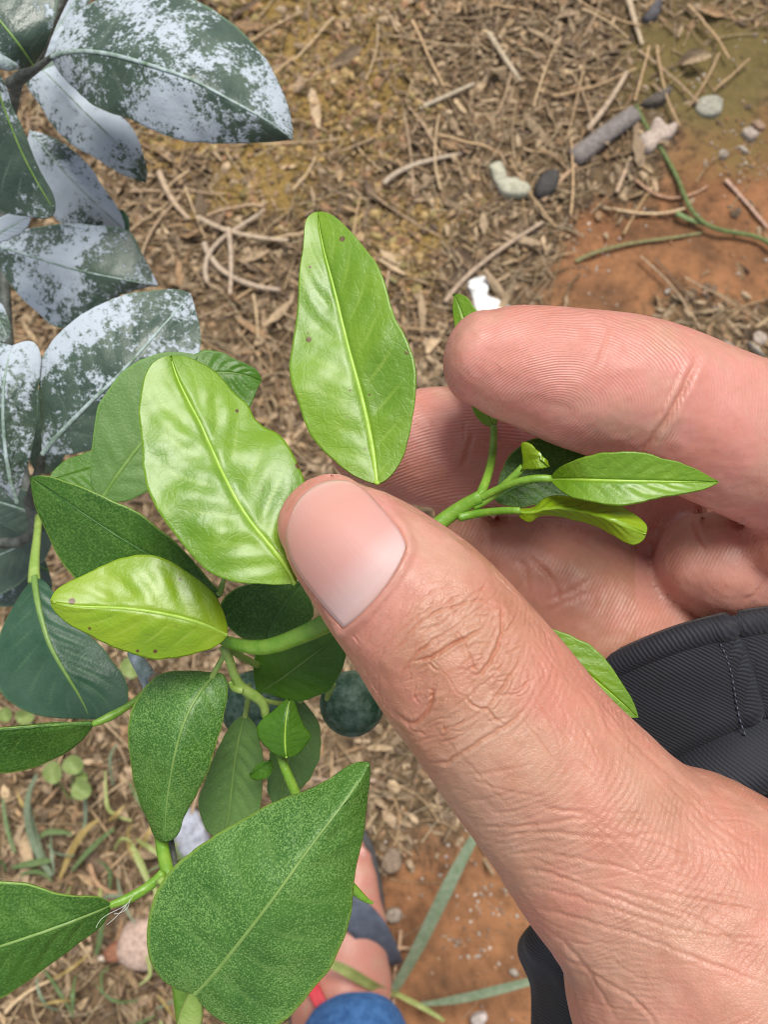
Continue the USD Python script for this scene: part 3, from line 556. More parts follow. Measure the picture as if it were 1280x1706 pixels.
# ------------------------------------------------------------------ leaves
def leaf(parent, mid, L, R, d, m, tilt=(0, 0), cup=0.0, wav=0.0004, vein=0.00009, nv=9, thick=0.00028, rib=None, ribw=(5, 2), seed=0, label=None, nu=64, nw=13, kind='leaf', slope=2.2, curl=0.0, ribfrom=0.0):
    """one blade. mid: pixel points base -> tip; L, R: pixel points of the two edges between base and tip; d: depths along mid;
    tilt: how much farther (m) the left and right edges lie than the midrib; cup: extra, growing with the square of the distance from it"""
    b, t = mid[0], mid[-1]
    M = spline(mid, nu); E = {-1: spline([b] + list(L) + [t], nu), 1: spline([b] + list(R) + [t], nu)}
    u = np.linspace(0, 1, nu); v = np.linspace(-1, 1, 2 * nw - 1)
    for s in (-1, 1):                                                    # faintly toothed, nibbled margin
        jag_ = noise3(np.c_[u * nu * .33, 0 * u + seed * 3.1 + s, 0 * u], 1.0, seed, 2) * 2.2 + noise3(np.c_[u * 9, 0 * u + seed + 9 * s, 0 * u], 1.0, seed, 2) * 5
        dirn = E[s] - M; ln_ = np.linalg.norm(dirn, axis=1, keepdims=True) + 1e-6
        E[s] = E[s] + dirn / ln_ * (jag_ * np.clip(ln_[:, 0] / 25, 0, 1) * np.sin(np.pi * u) ** .3)[:, None]
    dm = PchipInterpolator(np.linspace(0, 1, len(d)), d)(u)
    x = np.empty((nu, len(v))); y = x.copy(); z = x.copy()
    for j, s in enumerate(v):
        e = E[-1 if s < 0 else 1]; k = abs(s)
        x[:, j] = M[:, 0] + (e[:, 0] - M[:, 0]) * k; y[:, j] = M[:, 1] + (e[:, 1] - M[:, 1]) * k
        env = np.sin(np.pi * np.clip(u, 0, 1)) ** .6
        z[:, j] = dm + env * ((tilt[0] if s < 0 else tilt[1]) * k + cup * k * k) + curl * k ** 4 * env
    g = P(x, y, z)
    n = grid_normals(g)
    if np.mean(np.sum(n * (CAM - g), -1)) < 0: n = -n
    av = np.abs(v)[None, :] + 0 * u[:, None]; uu = u[:, None] + 0 * v[None, :]
    wob = noise3(g, 60, seed + 40, 2) * 0.5
    ph = uu * nv - av * slope * (.55 + .45 * uu) + np.where(v < 0, .5, 0)[None, :] + wob
    ve = np.exp(-((ph - np.round(ph)) / .10) ** 2) * np.exp(-((av - .45) / .40) ** 2)
    fadeu = np.clip(np.minimum(u * 5, (1 - u) * 3.2), 0, 1)[:, None]
    h = fadeu * -vein * .55 * (.55 + 1.4 * noise3(g, 130, seed + 9, 2) + .45) * (np.cos(2 * np.pi * ph) * .5 + .5) * np.clip(av * 4, 0, 1) * (1 - av ** 3) + wav * 2 * noise3(g, 110, seed, 3) + wav * 3 * noise3(g, 45, seed + 5, 2) + wav * .22 * noise3(g, 330, seed + 6, 2)
    h = h * fadeu ** .5 - 0.00025 * np.exp(-(av / .05) ** 2)
    g = g + n * h[..., None]
    edge = np.clip(av, 0, 1)
    A = np.stack([uu, edge, np.maximum(ve * .8, 0)], -1).reshape(-1, 3)
    path = part(kind, solidify(g, thick), m, parent, label, True, {'leaf': np.vstack([A, A])})
    if rib is not None:
        i0 = int(ribfrom * nu); c = nw - 1; k = np.arange(i0, nu - 2)
        w = np.interp(np.linspace(0, 1, len(k)), [0, 1], ribw) * dm[k] / FPX / 2
        q = g[k, c] + n[k, c] * (w * .25)[:, None]
        part('midrib', tube(q, w, 8, .7), rib, path)
    return path
def stalk(parent, px, w, m, name='petiole', flat=.8, n=20, label=None):
    return part(name, ptube(px, w, n, 10, flat), m, parent, label)

# ---- the shoot held between the fingers
shoot = thing('citrus_shoot', 'bright green young citrus shoot with glossy leaves pinched between thumb and fingers', 'citrus shoot', P(400, 1080, .115))
Y1 = leaf(shoot, [(492, 972), (445, 905), (410, 860), (370, 785), (330, 695), (297, 630), (286, 592)],
          [(462, 974), (430, 974), (390, 969), (355, 955), (320, 925), (290, 890), (262, 850), (245, 815), (238, 750), (232, 690), (236, 640), (252, 605), (268, 595)],
          [(505, 930), (512, 870), (507, 805), (485, 755), (460, 716), (432, 697), (412, 668), (392, 650), (370, 622), (335, 601), (305, 592)],
          [.1032, .1036, .1045, .1060, .1078], LM['young'], tilt=(-.0022, .0026), cup=.0006, wav=.0012, vein=.00028, nv=8, rib=MIDRIB_Y, ribw=(9, 3), seed=1, nu=110, nw=26, label='broad glossy young leaf with a wavy edge beside the thumbnail')
Y2 = leaf(shoot, [(628, 806), (622, 760), (602, 660), (578, 570), (555, 475), (537, 405), (530, 353)],
          [(590, 792), (560, 770), (530, 740), (510, 710), (497, 670), (485, 630), (484, 590), (490, 550), (497, 500), (500, 450), (506, 400), (512, 366)],
          [(648, 795), (672, 755), (686, 700), (693, 640), (690, 600), (680, 570), (660, 530), (648, 490), (635, 450), (610, 415), (580, 382), (558, 362)],
          [.1055, .1068, .1085, .1104, .1125], LM['young'], tilt=(-.0008, -.0018), cup=.0003, wav=.0010, vein=.00026, nv=9, rib=MIDRIB_Y, ribw=(10, 3), seed=2, nu=110, nw=24, label='upright glossy young leaf between thumb tip and litter')
Y3 = leaf(shoot, [(378, 1058), (330, 1037), (280, 1024), (230, 1016), (180, 1012), (130, 1010), (84, 1000)],
          [(372, 1020), (350, 985), (320, 960), (290, 940), (260, 928), (235, 923), (200, 931), (165, 944), (150, 951), (120, 965), (95, 980)],
          [(362, 1075), (330, 1088), (290, 1096), (250, 1098), (210, 1085), (170, 1068), (130, 1050), (100, 1032), (86, 1013)],
          [.1125, .1108, .1095, .1088, .1085], LM['young_pale'], tilt=(.0018, .0004), cup=.0006, wav=.0010, vein=.00025, nv=7, rib=MIDRIB_Y, ribw=(7, 4), seed=3, nu=90, nw=22, label='yellow green glossy leaf with brown specks pointing left')
M1 = leaf(shoot, [(370, 992), (310, 960), (245, 925), (180, 885), (120, 843), (50, 795)],
          [(330, 1015), (250, 1020), (170, 1000), (125, 965), (105, 943), (85, 905), (70, 870), (56, 830)],
          [(340, 958), (310, 922), (270, 888), (230, 855), (190, 837), (150, 817), (110, 802), (75, 793)],
          [.121, .119, .117, .1165, .118], LM['mature_dark'], tilt=(.003, -.001), wav=.0003, vein=.0001, rib=MIDRIB_D, ribw=(3.5, 2), seed=4, label='dark speckled pointed leaf behind the yellow green leaf')
M2 = leaf(shoot, [(440, 1068), (455, 1040), (475, 1005), (505, 968)],
          [(405, 1064), (385, 1050), (366, 1010), (380, 990), (405, 976), (440, 968)], [(470, 1062), (500, 1045), (522, 1025), (521, 1005), (515, 985)],
          [.122, .1225, .123], LM['mature_dark'], wav=.0003, rib=MIDRIB_D, ribw=(4, 3), seed=5, label='dark leaf under the broad glossy leaf')
M3 = leaf(shoot, [(428, 1155), (455, 1140), (490, 1115), (530, 1085), (562, 1060)],
          [(424, 1135), (423, 1105), (430, 1080), (470, 1055), (520, 1045)], [(460, 1160), (495, 1170), (530, 1160), (555, 1143), (572, 1112), (575, 1085)],
          [.128, .126, .125], LM['young_dark'], wav=.0003, rib=MIDRIB_M, ribw=(4, 2), seed=6, label='dark green round leaf between the thumb and the fruit')
S1 = leaf(shoot, [(477, 1262), (475, 1240), (476, 1205), (483, 1164)],
          [(455, 1253), (436, 1235), (429, 1220), (436, 1200), (455, 1186), (470, 1170)], [(492, 1258), (508, 1245), (517, 1227), (510, 1212), (500, 1195), (493, 1173)],
          [.119, .119, .120], LM['young_dark'], tilt=(.0015, .0015), wav=.0002, rib=MIDRIB_Y, ribw=(4, 2), seed=7, label='small bright leaf standing upright below the round leaf')
M5 = leaf(shoot, [(408, 1190), (398, 1230), (388, 1290), (382, 1345), (372, 1398)],
          [(385, 1207), (368, 1235), (350, 1280), (335, 1325), (331, 1350), (345, 1385), (358, 1395)], [(425, 1207), (434, 1235), (438, 1262), (436, 1320), (430, 1360), (405, 1390)],
          [.130, .133, .136], LM['matte'], wav=.0004, vein=.0003, rib=MIDRIB_M, ribw=(5, 2), seed=8, label='matte pale green leaf hanging behind the hanging leaf')
stalk(M5, [(408, 1195, .1302), (413, 1165, .130), (415, 1140, .131)], [9, 9], PALESTEM)
M6 = leaf(shoot, [(500, 1165), (492, 1210), (480, 1270), (462, 1345)],
          [(470, 1185), (452, 1230), (447, 1280), (448, 1325)], [(522, 1190), (534, 1220), (534, 1255), (520, 1290), (500, 1318)],
          [.137, .139, .141], LM['matte'], wav=.0003, seed=9, rib=MIDRIB_M, ribw=(4, 2), label='pale leaf behind the small upright leaf')
stalk(M6, [(500, 1170, .137), (512, 1145, .136), (520, 1120, .135)], [8, 8], PALESTEM)
M7 = leaf(shoot, [(452, 1268), (438, 1278), (415, 1293)], [(432, 1272), (420, 1284)], [(450, 1290), (432, 1300)], [.125, .125, .126], LM['young_dark'], seed=10, nu=20, nw=5, wav=.0001, label='tiny dark leaf beside the small upright leaf')
M4 = leaf(shoot, [(362, 1120), (335, 1150), (310, 1195), (292, 1250), (280, 1310), (275, 1355), (277, 1401)],
          [(325, 1118), (280, 1121), (245, 1140), (222, 1180), (213, 1220), (219, 1280), (230, 1330), (248, 1373), (263, 1398)],
          [(376, 1128), (379, 1145), (376, 1180), (365, 1230), (350, 1280), (326, 1330), (305, 1367), (289, 1398)],
          [.121, .118, .117, .1185, .121], LM['mature'], tilt=(.003, .001), cup=.001, wav=.0003, vein=.0003, rib=MIDRIB_M, ribw=(6, 3), seed=11, label='speckled oval leaf hanging tip down over the forked stem')
stalk(M4, [(352, 1130, .1205), (362, 1112, .1203), (375, 1088, .119)], [10, 9], PALESTEM)
G1 = leaf(shoot, [(842, 1020), (930, 1085), (1000, 1140), (1064, 1195)], [(905, 1070), (950, 1130), (1000, 1180)], [(900, 1040), (945, 1056), (978, 1070), (1010, 1100), (1037, 1137), (1056, 1170)],
          [.1185, .1175, .1165, .116], LM['young'], wav=.0002, seed=12, rib=MIDRIB_Y, ribw=(6, 3), label='bright leaf showing behind the thumb against the black cuff')
G2 = leaf(shoot, [(168, 835), (190, 800), (230, 745), (280, 680), (330, 592)], [(152, 800), (154, 745), (160, 695), (182, 645), (215, 612), (265, 590)], [(205, 836), (245, 820), (290, 770), (340, 690), (350, 620)],
          [.134, .133, .134], LM['matte'], wav=.0004, vein=.0003, rib=MIDRIB_M, ribw=(8, 3), seed=13, label='matte grey green leaf behind the broad glossy leaf')
G3 = leaf(shoot, [(300, 640), (340, 625), (385, 622), (436, 635)], [(310, 600), (340, 584), (375, 590), (405, 604), (428, 618)], [(320, 670), (370, 690), (405, 690), (425, 660)],
          [.136, .138, .140], LM['young_dark'], wav=.0008, vein=.0004, rib=MIDRIB_M, ribw=(4, 2), seed=14, label='crinkled green leaf tip behind the top of the broad glossy leaf')
G4 = leaf(shoot, [(80, 800), (120, 790), (170, 775), (210, 760)], [(95, 778), (120, 762), (155, 752), (190, 750)], [(110, 815), (140, 825), (175, 835), (200, 800)],
          [.146, .147, .148], LM['young_dark'], wav=.0003, seed=15, label='dark green leaf beside the tip of the pointed leaf')
stalk(G1, [(700, 912, .1125), (750, 970, .1150), (800, 1015, .1175), (846, 1022, .1185)], [12, 11, 11], STEM)
# tip of the shoot right of the thumb
D1 = leaf(shoot, [(826, 832), (870, 806), (920, 790), (988, 757)], [(845, 765), (880, 732), (930, 730), (965, 745)], [(845, 842), (890, 842), (935, 836), (965, 815)],
          [.113, .1145, .115, .116], LM['mature_dark'], tilt=(.001, -.001), wav=.0003, seed=16, rib=MIDRIB_D, ribw=(5, 3), label='dark leaf behind the shoot tip')
Y4 = leaf(shoot, [(917, 798), (970, 799), (1040, 801), (1110, 802), (1196, 803)], [(930, 780), (955, 768), (985, 758), (1030, 753), (1080, 757), (1130, 770), (1170, 787)], [(928, 812), (950, 825), (985, 835), (1045, 841), (1100, 830), (1150, 819), (1180, 812)],
          [.1075, .1035, .1025, .1025, .103], LM['young'], tilt=(-.0006, -.0009), wav=.0003, vein=.00018, nv=9, rib=MIDRIB_Y, ribw=(7, 3), seed=17, nw=18, nu=80, label='pointed fresh leaf lying across the curled fingers')
stalk(Y4, [(800, 830, .111), (830, 815, .110), (865, 802, .1085), (918, 798, .1075)], [13, 12, 13], STEM)
Y5 = leaf(shoot, [(862, 850), (882, 853), (910, 848), (960, 850), (1020, 866), (1077, 888)], [(868, 862), (885, 868), (893, 862), (905, 858), (950, 864), (1000, 880), (1030, 896), (1055, 908), (1070, 902)], [(872, 848), (890, 846), (905, 834), (950, 831), (1000, 837), (1040, 849), (1065, 864), (1078, 877)],
          [.1085, .107, .105, .103, .104], LM['young_pale'], tilt=(.002, .003), wav=.0003, vein=.0003, seed=18, nw=18, nu=80, label='folded yellow green leaf at the lower side of the shoot tip')
stalk(Y5, [(765, 862, .1115), (800, 855, .111), (835, 851, .1095), (866, 851, .1085)], [15, 13, 12], STEM)
Y7 = leaf(shoot, [(866, 784), (876, 772), (890, 764), (917, 778)], [(870, 765), (872, 738), (884, 742), (897, 755)], [(872, 783), (890, 783), (905, 781)],
          [.1095, .108, .107, .1075], LM['young_pale'], wav=.0001, seed=19, nu=26, nw=7, label='tiny folded leaf at the growing point')
stalk(Y7, [(790, 845, .1115), (820, 826, .111), (850, 800, .110), (872, 778, .1095)], [14, 14, 13], STEM)
Y6 = leaf(shoot, [(824, 712), (806, 660), (785, 580), (757, 490)], [(806, 706), (784, 676), (765, 600), (756, 540), (754, 510)], [(829, 700), (830, 640), (815, 560), (795, 522), (780, 497)],
          [.1185, .1195, .1215, .123], LM['young'], tilt=(.001, -.001), wav=.0002, seed=20, rib=MIDRIB_Y, ribw=(5, 3), label='fresh leaf passing behind the upper fingertip')
stalk(Y6, [(795, 835, .111), (812, 795, .113), (821, 755, .116), (823, 710, .1185)], [17, 14, 12], STEM)
stalk(shoot, [(360, 1062, .118), (390, 1072, .1165), (440, 1078, .1145), (485, 1065, .113), (545, 1037, .112), (640, 960, .1115), (745, 862, .112), (800, 828, .111)], [16, 26, 30, 36, 36, 28, 26, 22], STEM, 'stem', .75, 60)
stalk(shoot, [(372, 1078, .1185), (385, 1108, .120), (403, 1145, .122), (425, 1160, .123), (442, 1192, .124)], [16, 15, 20, 14], PALESTEM, 'stem', .9, label='pale forked stem above the small upright leaf')
stalk(shoot, [(378, 1076, .119), (400, 1092, .122), (430, 1108, .126)], [13, 12], PALESTEM, 'stem', .9)
stalk(shoot, [(442, 1190, .124), (460, 1235, .1225), (477, 1285, .122), (498, 1335, .1225), (505, 1400, .125), (490, 1480, .131)], [13, 14, 17, 17, 16, 15], STEM, 'stem', .9)
stalk(shoot, [(424, 1160, .1235), (445, 1168, .125), (470, 1172, .128)], [10, 8], PALESTEM, 'stem', .9)
stalk(shoot, [(365, 990, .121), (370, 975, .121), (374, 962, .122)], [12, 10, 7], PALESTEM, 'bud')
stalk(shoot, [(404, 1150, .1215), (388, 1145, .121), (384, 1136, .1205)], [12, 11, 7], PALESTEM, 'bud')
stalk(shoot, [(545, 1165, .145), (550, 1150, .143), (556, 1138, .142)], [8, 11, 10], PALESTEM, 'bud')
def fruit(x, y, r, d, label, seed):
    s = trimesh.creation.icosphere(4, 1.0); v = s.vertices * (1 + .03 * noise3(s.vertices, 1.5, seed)[:, None]) * [1, 1, .96]
    return part('fruit', (P(x, y, d) + v * r * d / FPX, s.faces), FRUIT, shoot, label)
fruit(587, 1172, 54, .150, 'round dark green fruit beside the thumb', 1)
fruit(425, 1175, 58, .165, 'dark fruit hidden behind the hanging leaves', 2)

# ---- the twig at the bottom with the biggest leaf
twig = thing('citrus_twig', 'citrus twig with the biggest speckled leaf and a dark leaf at the lower left', 'citrus twig', P(275, 1450, .118))
BIG = leaf(twig, [(324, 1656), (370, 1606), (410, 1555), (460, 1490), (520, 1408), (575, 1335), (616, 1270)],
           [(290, 1643), (262, 1620), (247, 1585), (247, 1540), (258, 1500), (275, 1465), (310, 1428), (355, 1395), (400, 1367), (450, 1337), (500, 1318), (550, 1295), (595, 1270)],
           [(350, 1685), (400, 1712), (450, 1712), (490, 1690), (525, 1650), (555, 1610), (575, 1560), (590, 1500), (596, 1440), (605, 1390), (612, 1330), (617, 1290)],
           [.103, .0995, .098, .099, .103], LM['mature'], tilt=(.004, .0035), cup=.001, wav=.0004, vein=.0003, nv=9, rib=MIDRIB_M, ribw=(9, 3), seed=21, nu=110, nw=26, label='biggest speckled leaf with a pale midrib in front of the foot')
stalk(BIG, [(328, 1650, .1035), (322, 1675, .105), (312, 1725, .107)], [22, 40, 44], PALESTEM, flat=.5)
M8 = leaf(twig, [(186, 1507), (130, 1531), (60, 1556), (0, 1576), (-80, 1596), (-170, 1606)], [(178, 1500), (130, 1492), (70, 1478), (0, 1467), (-80, 1470)], [(165, 1545), (130, 1572), (90, 1602), (40, 1640), (0, 1666), (-80, 1680)],
          [.116, .113, .112, .113, .115], LM['mature_dark'], tilt=(-.001, .003), wav=.0004, vein=.0003, rib=MIDRIB_M, ribw=(7, 3), seed=22, nu=80, nw=18, label='dark green leaf with a pale midrib leaving the frame at the lower left')
stalk(M8, [(184, 1507, .116), (212, 1497, .117), (245, 1478, .118), (272, 1455, .1185)], [12, 18, 16, 18], STEM)
stalk(twig, [(268, 1392, .124), (273, 1425, .1225), (281, 1460, .1205), (290, 1520, .1195), (302, 1640, .121), (330, 1800, .126)], [22, 24, 30, 32, 32, 32], STEM, 'stem', .9)
stalk(twig, [(284, 1400, .127), (290, 1440, .124), (296, 1500, .121)], [12, 13, 14], DARKSTEM, 'stem', .9)
stalk(twig, [(262, 1470, .1175), (268, 1468, .1165), (271, 1462, .1165)], [9, 12, 8], PALESTEM, 'bud')
stalk(twig, [(570, 1468, .106), (590, 1482, .1065), (606, 1496, .107), (621, 1504, .1075)], [20, 18, 13, 5], STEM, 'thorn', .7)
# fine threads of web on the stalk
for k, px in enumerate([[(160, 1545), (185, 1520), (205, 1510), (222, 1490)], [(178, 1540), (200, 1520), (212, 1505)], [(190, 1522), (212, 1512), (216, 1498)]]):
    part('thread', ptube([(x, y, .114) for x, y in px], .9, 14, 5), plainmat('web_thread', (.5, .5, .45), (.6, .6, .55), .6) if k == 0 else '/World/Looks/web_thread', twig)

# ---- the twig at the left
twig2 = thing('citrus_twig', 'whitened citrus twig end carrying one narrow leaf at the left edge', 'citrus twig', P(250, 1130, .13))
M9 = leaf(twig2, [(157, 1206), (100, 1208), (50, 1212), (0, 1216), (-90, 1226)], [(130, 1203), (90, 1203), (40, 1207), (0, 1210), (-50, 1214)], [(140, 1230), (112, 1252), (70, 1273), (30, 1283), (0, 1285), (-60, 1270)],
          [.128, .126, .125, .126], LM['mature_dark'], tilt=(.001, .004), wav=.0003, seed=23, rib=plainmat('leaf_edge', (.2, .34, .06), (.26, .4, .08), .5), ribw=(4, 4), label='narrow green leaf seen almost edge on')
stalk(M9, [(155, 1206, .128), (190, 1190, .129), (215, 1175, .130), (238, 1157, .131)], [10, 15, 11, 12], STEM)
stalk(twig2, [(222, 1085, .134), (236, 1110, .1325), (248, 1138, .131), (244, 1155, .131)], [22, 26, 30, 16], GREYSTEM, 'stem', .9)
stalk(twig2, [(252, 1135, .1285), (262, 1127, .128), (266, 1122, .128)], [14, 17, 12], plainmat('brown_scar', (.26, .17, .10), (.38, .28, .18), .8), 'scar')

# ---- the whitewashed branch behind
wb = thing('citrus_branch', 'citrus branch at the left with leaves coated in bluish white spray', 'citrus branch', P(40, 400, .2))
def wl(mid, L, R, d, m, label, seed, rib=MIDRIB_W, ribw=(7, 3), **k):
    k = {'wav': .0007, 'vein': .0003, **k}
    return leaf(wb, mid, L, R, d, LM[m], rib=rib, ribw=ribw, seed=seed, label=label, **k)
W1 = wl([(85, 95), (125, 86), (175, 91), (235, 106), (300, 127), (365, 157), (430, 192), (488, 233)], [(98, 60), (120, 28), (155, 5), (200, -12), (250, -16), (300, -8), (350, 14), (392, 45), (430, 85), (456, 125), (475, 170), (487, 212)],
        [(100, 125), (130, 155), (165, 180), (210, 196), (250, 214), (300, 231), (350, 236), (400, 238), (455, 237)], [.178, .172, .168, .170, .176], 'white_b', 'largest whitewashed leaf reaching out over the litter', 31, tilt=(.006, .004), cup=.002, nu=100, nw=24, ribw=(9, 3), rib=MIDRIB_W)
stalk(W1, [(86, 95, .178), (70, 108, .181), (50, 122, .185)], [10, 13, 18], DARKSTEM)
W2 = wl([(72, 118), (110, 155), (150, 195), (200, 245), (243, 305)], [(100, 112), (150, 148), (190, 185), (222, 220), (237, 255), (244, 285)], [(45, 145), (60, 165), (78, 197), (112, 235), (150, 257), (190, 281), (222, 297)], [.200, .198, .198, .204], 'white_c', 'narrow whitewashed leaf under the largest one', 32, tilt=(.004, .004), ribw=(3, 2))
W3 = wl([(50, 218), (80, 255), (115, 295), (155, 335), (208, 384)], [(72, 224), (105, 241), (140, 270), (166, 309), (190, 340), (204, 365)], [(45, 260), (60, 310), (85, 360), (130, 385), (175, 392)], [.215, .212, .213, .218], 'white_c', 'greyish whitewashed leaf below the narrow one', 33, tilt=(.003, .004), ribw=(3, 2))
W4 = wl([(-25, 95), (0, 165), (30, 240), (60, 300), (92, 352)], [(0, 125), (26, 188), (46, 240), (62, 278), (78, 305), (91, 332)], [(-60, 200), (-50, 300), (0, 352), (50, 362), (85, 362)], [.158, .163, .168, .173], 'white_e', 'dark almost clean leaf at the left edge', 34, tilt=(.001, .004), ribw=(4, 3), rib=MIDRIB_M)
W5 = wl([(-20, 405), (60, 430), (130, 450), (200, 465), (264, 477)], [(10, 392), (60, 379), (120, 373), (180, 378), (215, 386), (240, 430), (256, 458)], [(-5, 440), (30, 490), (65, 522), (95, 546), (150, 521), (200, 493), (240, 481)], [.205, .203, .202, .205], 'white_c', 'wide leaf almost wholly coated in bluish white', 35, tilt=(.002, .004), ribw=(4, 2))
W6 = wl([(70, 757), (110, 710), (165, 655), (220, 600), (270, 545), (318, 490)], [(66, 715), (67, 660), (71, 600), (98, 556), (150, 516), (200, 493), (255, 484), (295, 483)], [(95, 760), (150, 752), (200, 730), (270, 680), (315, 630), (334, 585), (330, 530)], [.165, .160, .158, .160, .165], 'white_a', 'broad leaf with white blotches and a pale midrib', 36, tilt=(.003, .003), ribw=(9, 3), nu=90, nw=22)
stalk(W6, [(72, 754, .165), (62, 790, .17), (50, 840, .178)], [10, 16, 20], DARKSTEM)
W7 = wl([(28, 838), (10, 770), (2, 700), (5, 630), (20, 576)], [(-10, 800), (-50, 720), (-60, 640), (-30, 577)], [(46, 775), (61, 705), (66, 645), (68, 600), (64, 578)], [.165, .160, .158, .160], 'white_a', 'leaf with a cut straight top end and white streaks at the left edge', 37, tilt=(.004, .003), ribw=(8, 4))
W8 = leaf(wb, [(55, 110), (20, 60), (-20, 10), (-60, -60)], [(10, 112), (-40, 90), (-80, 0)], [(75, 75), (92, 30), (95, -10), (40, -60)], [.165, .160, .160, .165], LM['white_d'], tilt=(.002, .002), seed=38, rib=MIDRIB_M, label='pale grey green leaf in the top left corner')
W9 = wl([(60, 110), (80, 70), (105, 30), (140, -30)], [(55, 60), (80, 10), (110, -40)], [(95, 100), (122, 50), (150, 0)], [.215, .212, .212], 'white_c', 'whitewashed leaf behind the branch at the top', 39)
W10 = wl([(-30, 405), (0, 388), (25, 372), (50, 362)], [(-20, 380), (10, 358), (35, 355)], [(-10, 405), (20, 395), (42, 380)], [.190, .188, .187], 'white_c', 'small bright white leaf edge under the dark leaf', 40, nu=30, nw=8)
W11 = wl([(-30, 495), (-10, 520), (5, 545), (14, 566)], [(-30, 540), (-10, 570)], [(-5, 500), (10, 520), (17, 545)], [.19, .19, .19], 'white_c', 'white leaf tip in the gap at the left edge', 41, nu=30, nw=8)
W12 = leaf(wb, [(57, 960), (66, 1020), (85, 1080), (112, 1130), (150, 1199)], [(42, 982), (16, 1020), (0, 1060), (-12, 1110), (0, 1160), (40, 1186), (90, 1197)], [(76, 972), (110, 1020), (160, 1068), (196, 1110), (213, 1150), (206, 1180), (180, 1196)],
           [.158, .153, .152, .155], LM['waxy'], tilt=(.003, .003), wav=.0006, vein=.0005, rib=MIDRIB_M, ribw=(12, 3), seed=42, nu=80, nw=20, label='dark blue green leaf with pale bloom hanging at the left')
stalk(W12, [(57, 968, .158), (58, 930, .162), (62, 890, .168), (64, 860, .175)], [22, 17, 14, 14], PALESTEM, flat=.7)
W13 = leaf(wb, [(95, 855), (60, 890), (20, 915), (-40, 935)], [(60, 850), (20, 860), (-20, 885)], [(80, 920), (50, 955), (0, 990)], [.205, .21, .216], LM['white_e'], seed=43, rib=MIDRIB_W, label='leaf with shade painted into its dark colour in the tangle at the left')  # streaked leaf material whose darkness stands in for shade in the tangle
W14 = wl([(105, 870), (70, 860), (25, 845), (-30, 830)], [(80, 845), (40, 815), (0, 800)], [(80, 885), (40, 885), (-10, 865)], [.195, .195, .20], 'white_d', 'dark white streaked leaf above the blue green leaf', 44)
W15 = leaf(wb, [(80, 950), (40, 935), (0, 930), (-50, 940)], [(60, 915), (10, 900)], [(75, 1000), (20, 1010), (-30, 1000)], [.222, .226, .232], LM['white_e'], seed=45, rib=MIDRIB_D, label='lower leaf with shade painted into its dark colour in the tangle')  # shade among the leaves put into the colour by this darker material
W16 = leaf(wb, [(50, 650), (75, 690), (80, 730), (70, 790)], [(90, 660), (110, 720), (95, 780)], [(50, 690), (48, 740), (55, 780)], [.20, .205, .215], LM['white_e'], seed=46, label='leaf with shade painted into its dark colour in the gap between the blotched leaves')  # darker material paints the shade of the gap onto the leaf
W17 = leaf(wb, [(50, 115), (80, 125), (105, 125), (120, 105)], [(60, 135), (90, 145), (110, 138)], [(60, 100), (90, 95), (110, 95)], [.205, .206, .207], LM['waxy'], seed=47, nu=24, nw=7, label='small dark leaf at the joint of the branch')
W18 = leaf(wb, [(205, 350), (200, 375), (205, 400), (195, 420)], [(215, 370), (212, 395)], [(150, 375), (160, 400)], [.222, .222, .222], LM['waxy'], seed=48, nu=24, nw=7, label='dark leaf tip showing under the greyish leaf')
stalk(wb, [(108, -30, .188), (92, 10, .186), (72, 60, .184), (52, 110, .184), (15, 140, .188)], [34, 28, 26, 26, 20], DARKSTEM, 'branch', .9)
stalk(wb, [(30, 130, .190), (10, 250, .215), (5, 420, .225), (20, 650, .215), (50, 840, .195), (62, 880, .19)], [22, 20], DARKSTEM, 'branch', .9)
stalk(wb, [(62, 880, .19), (20, 905, .195), (-40, 900, .2)], [16, 18, 20], DARKSTEM, 'branch', .9)
stalk(wb, [(-10, 95, .16), (15, 108, .162), (35, 110, .166)], [22, 24, 12], GREYSTEM, 'branch', .8)

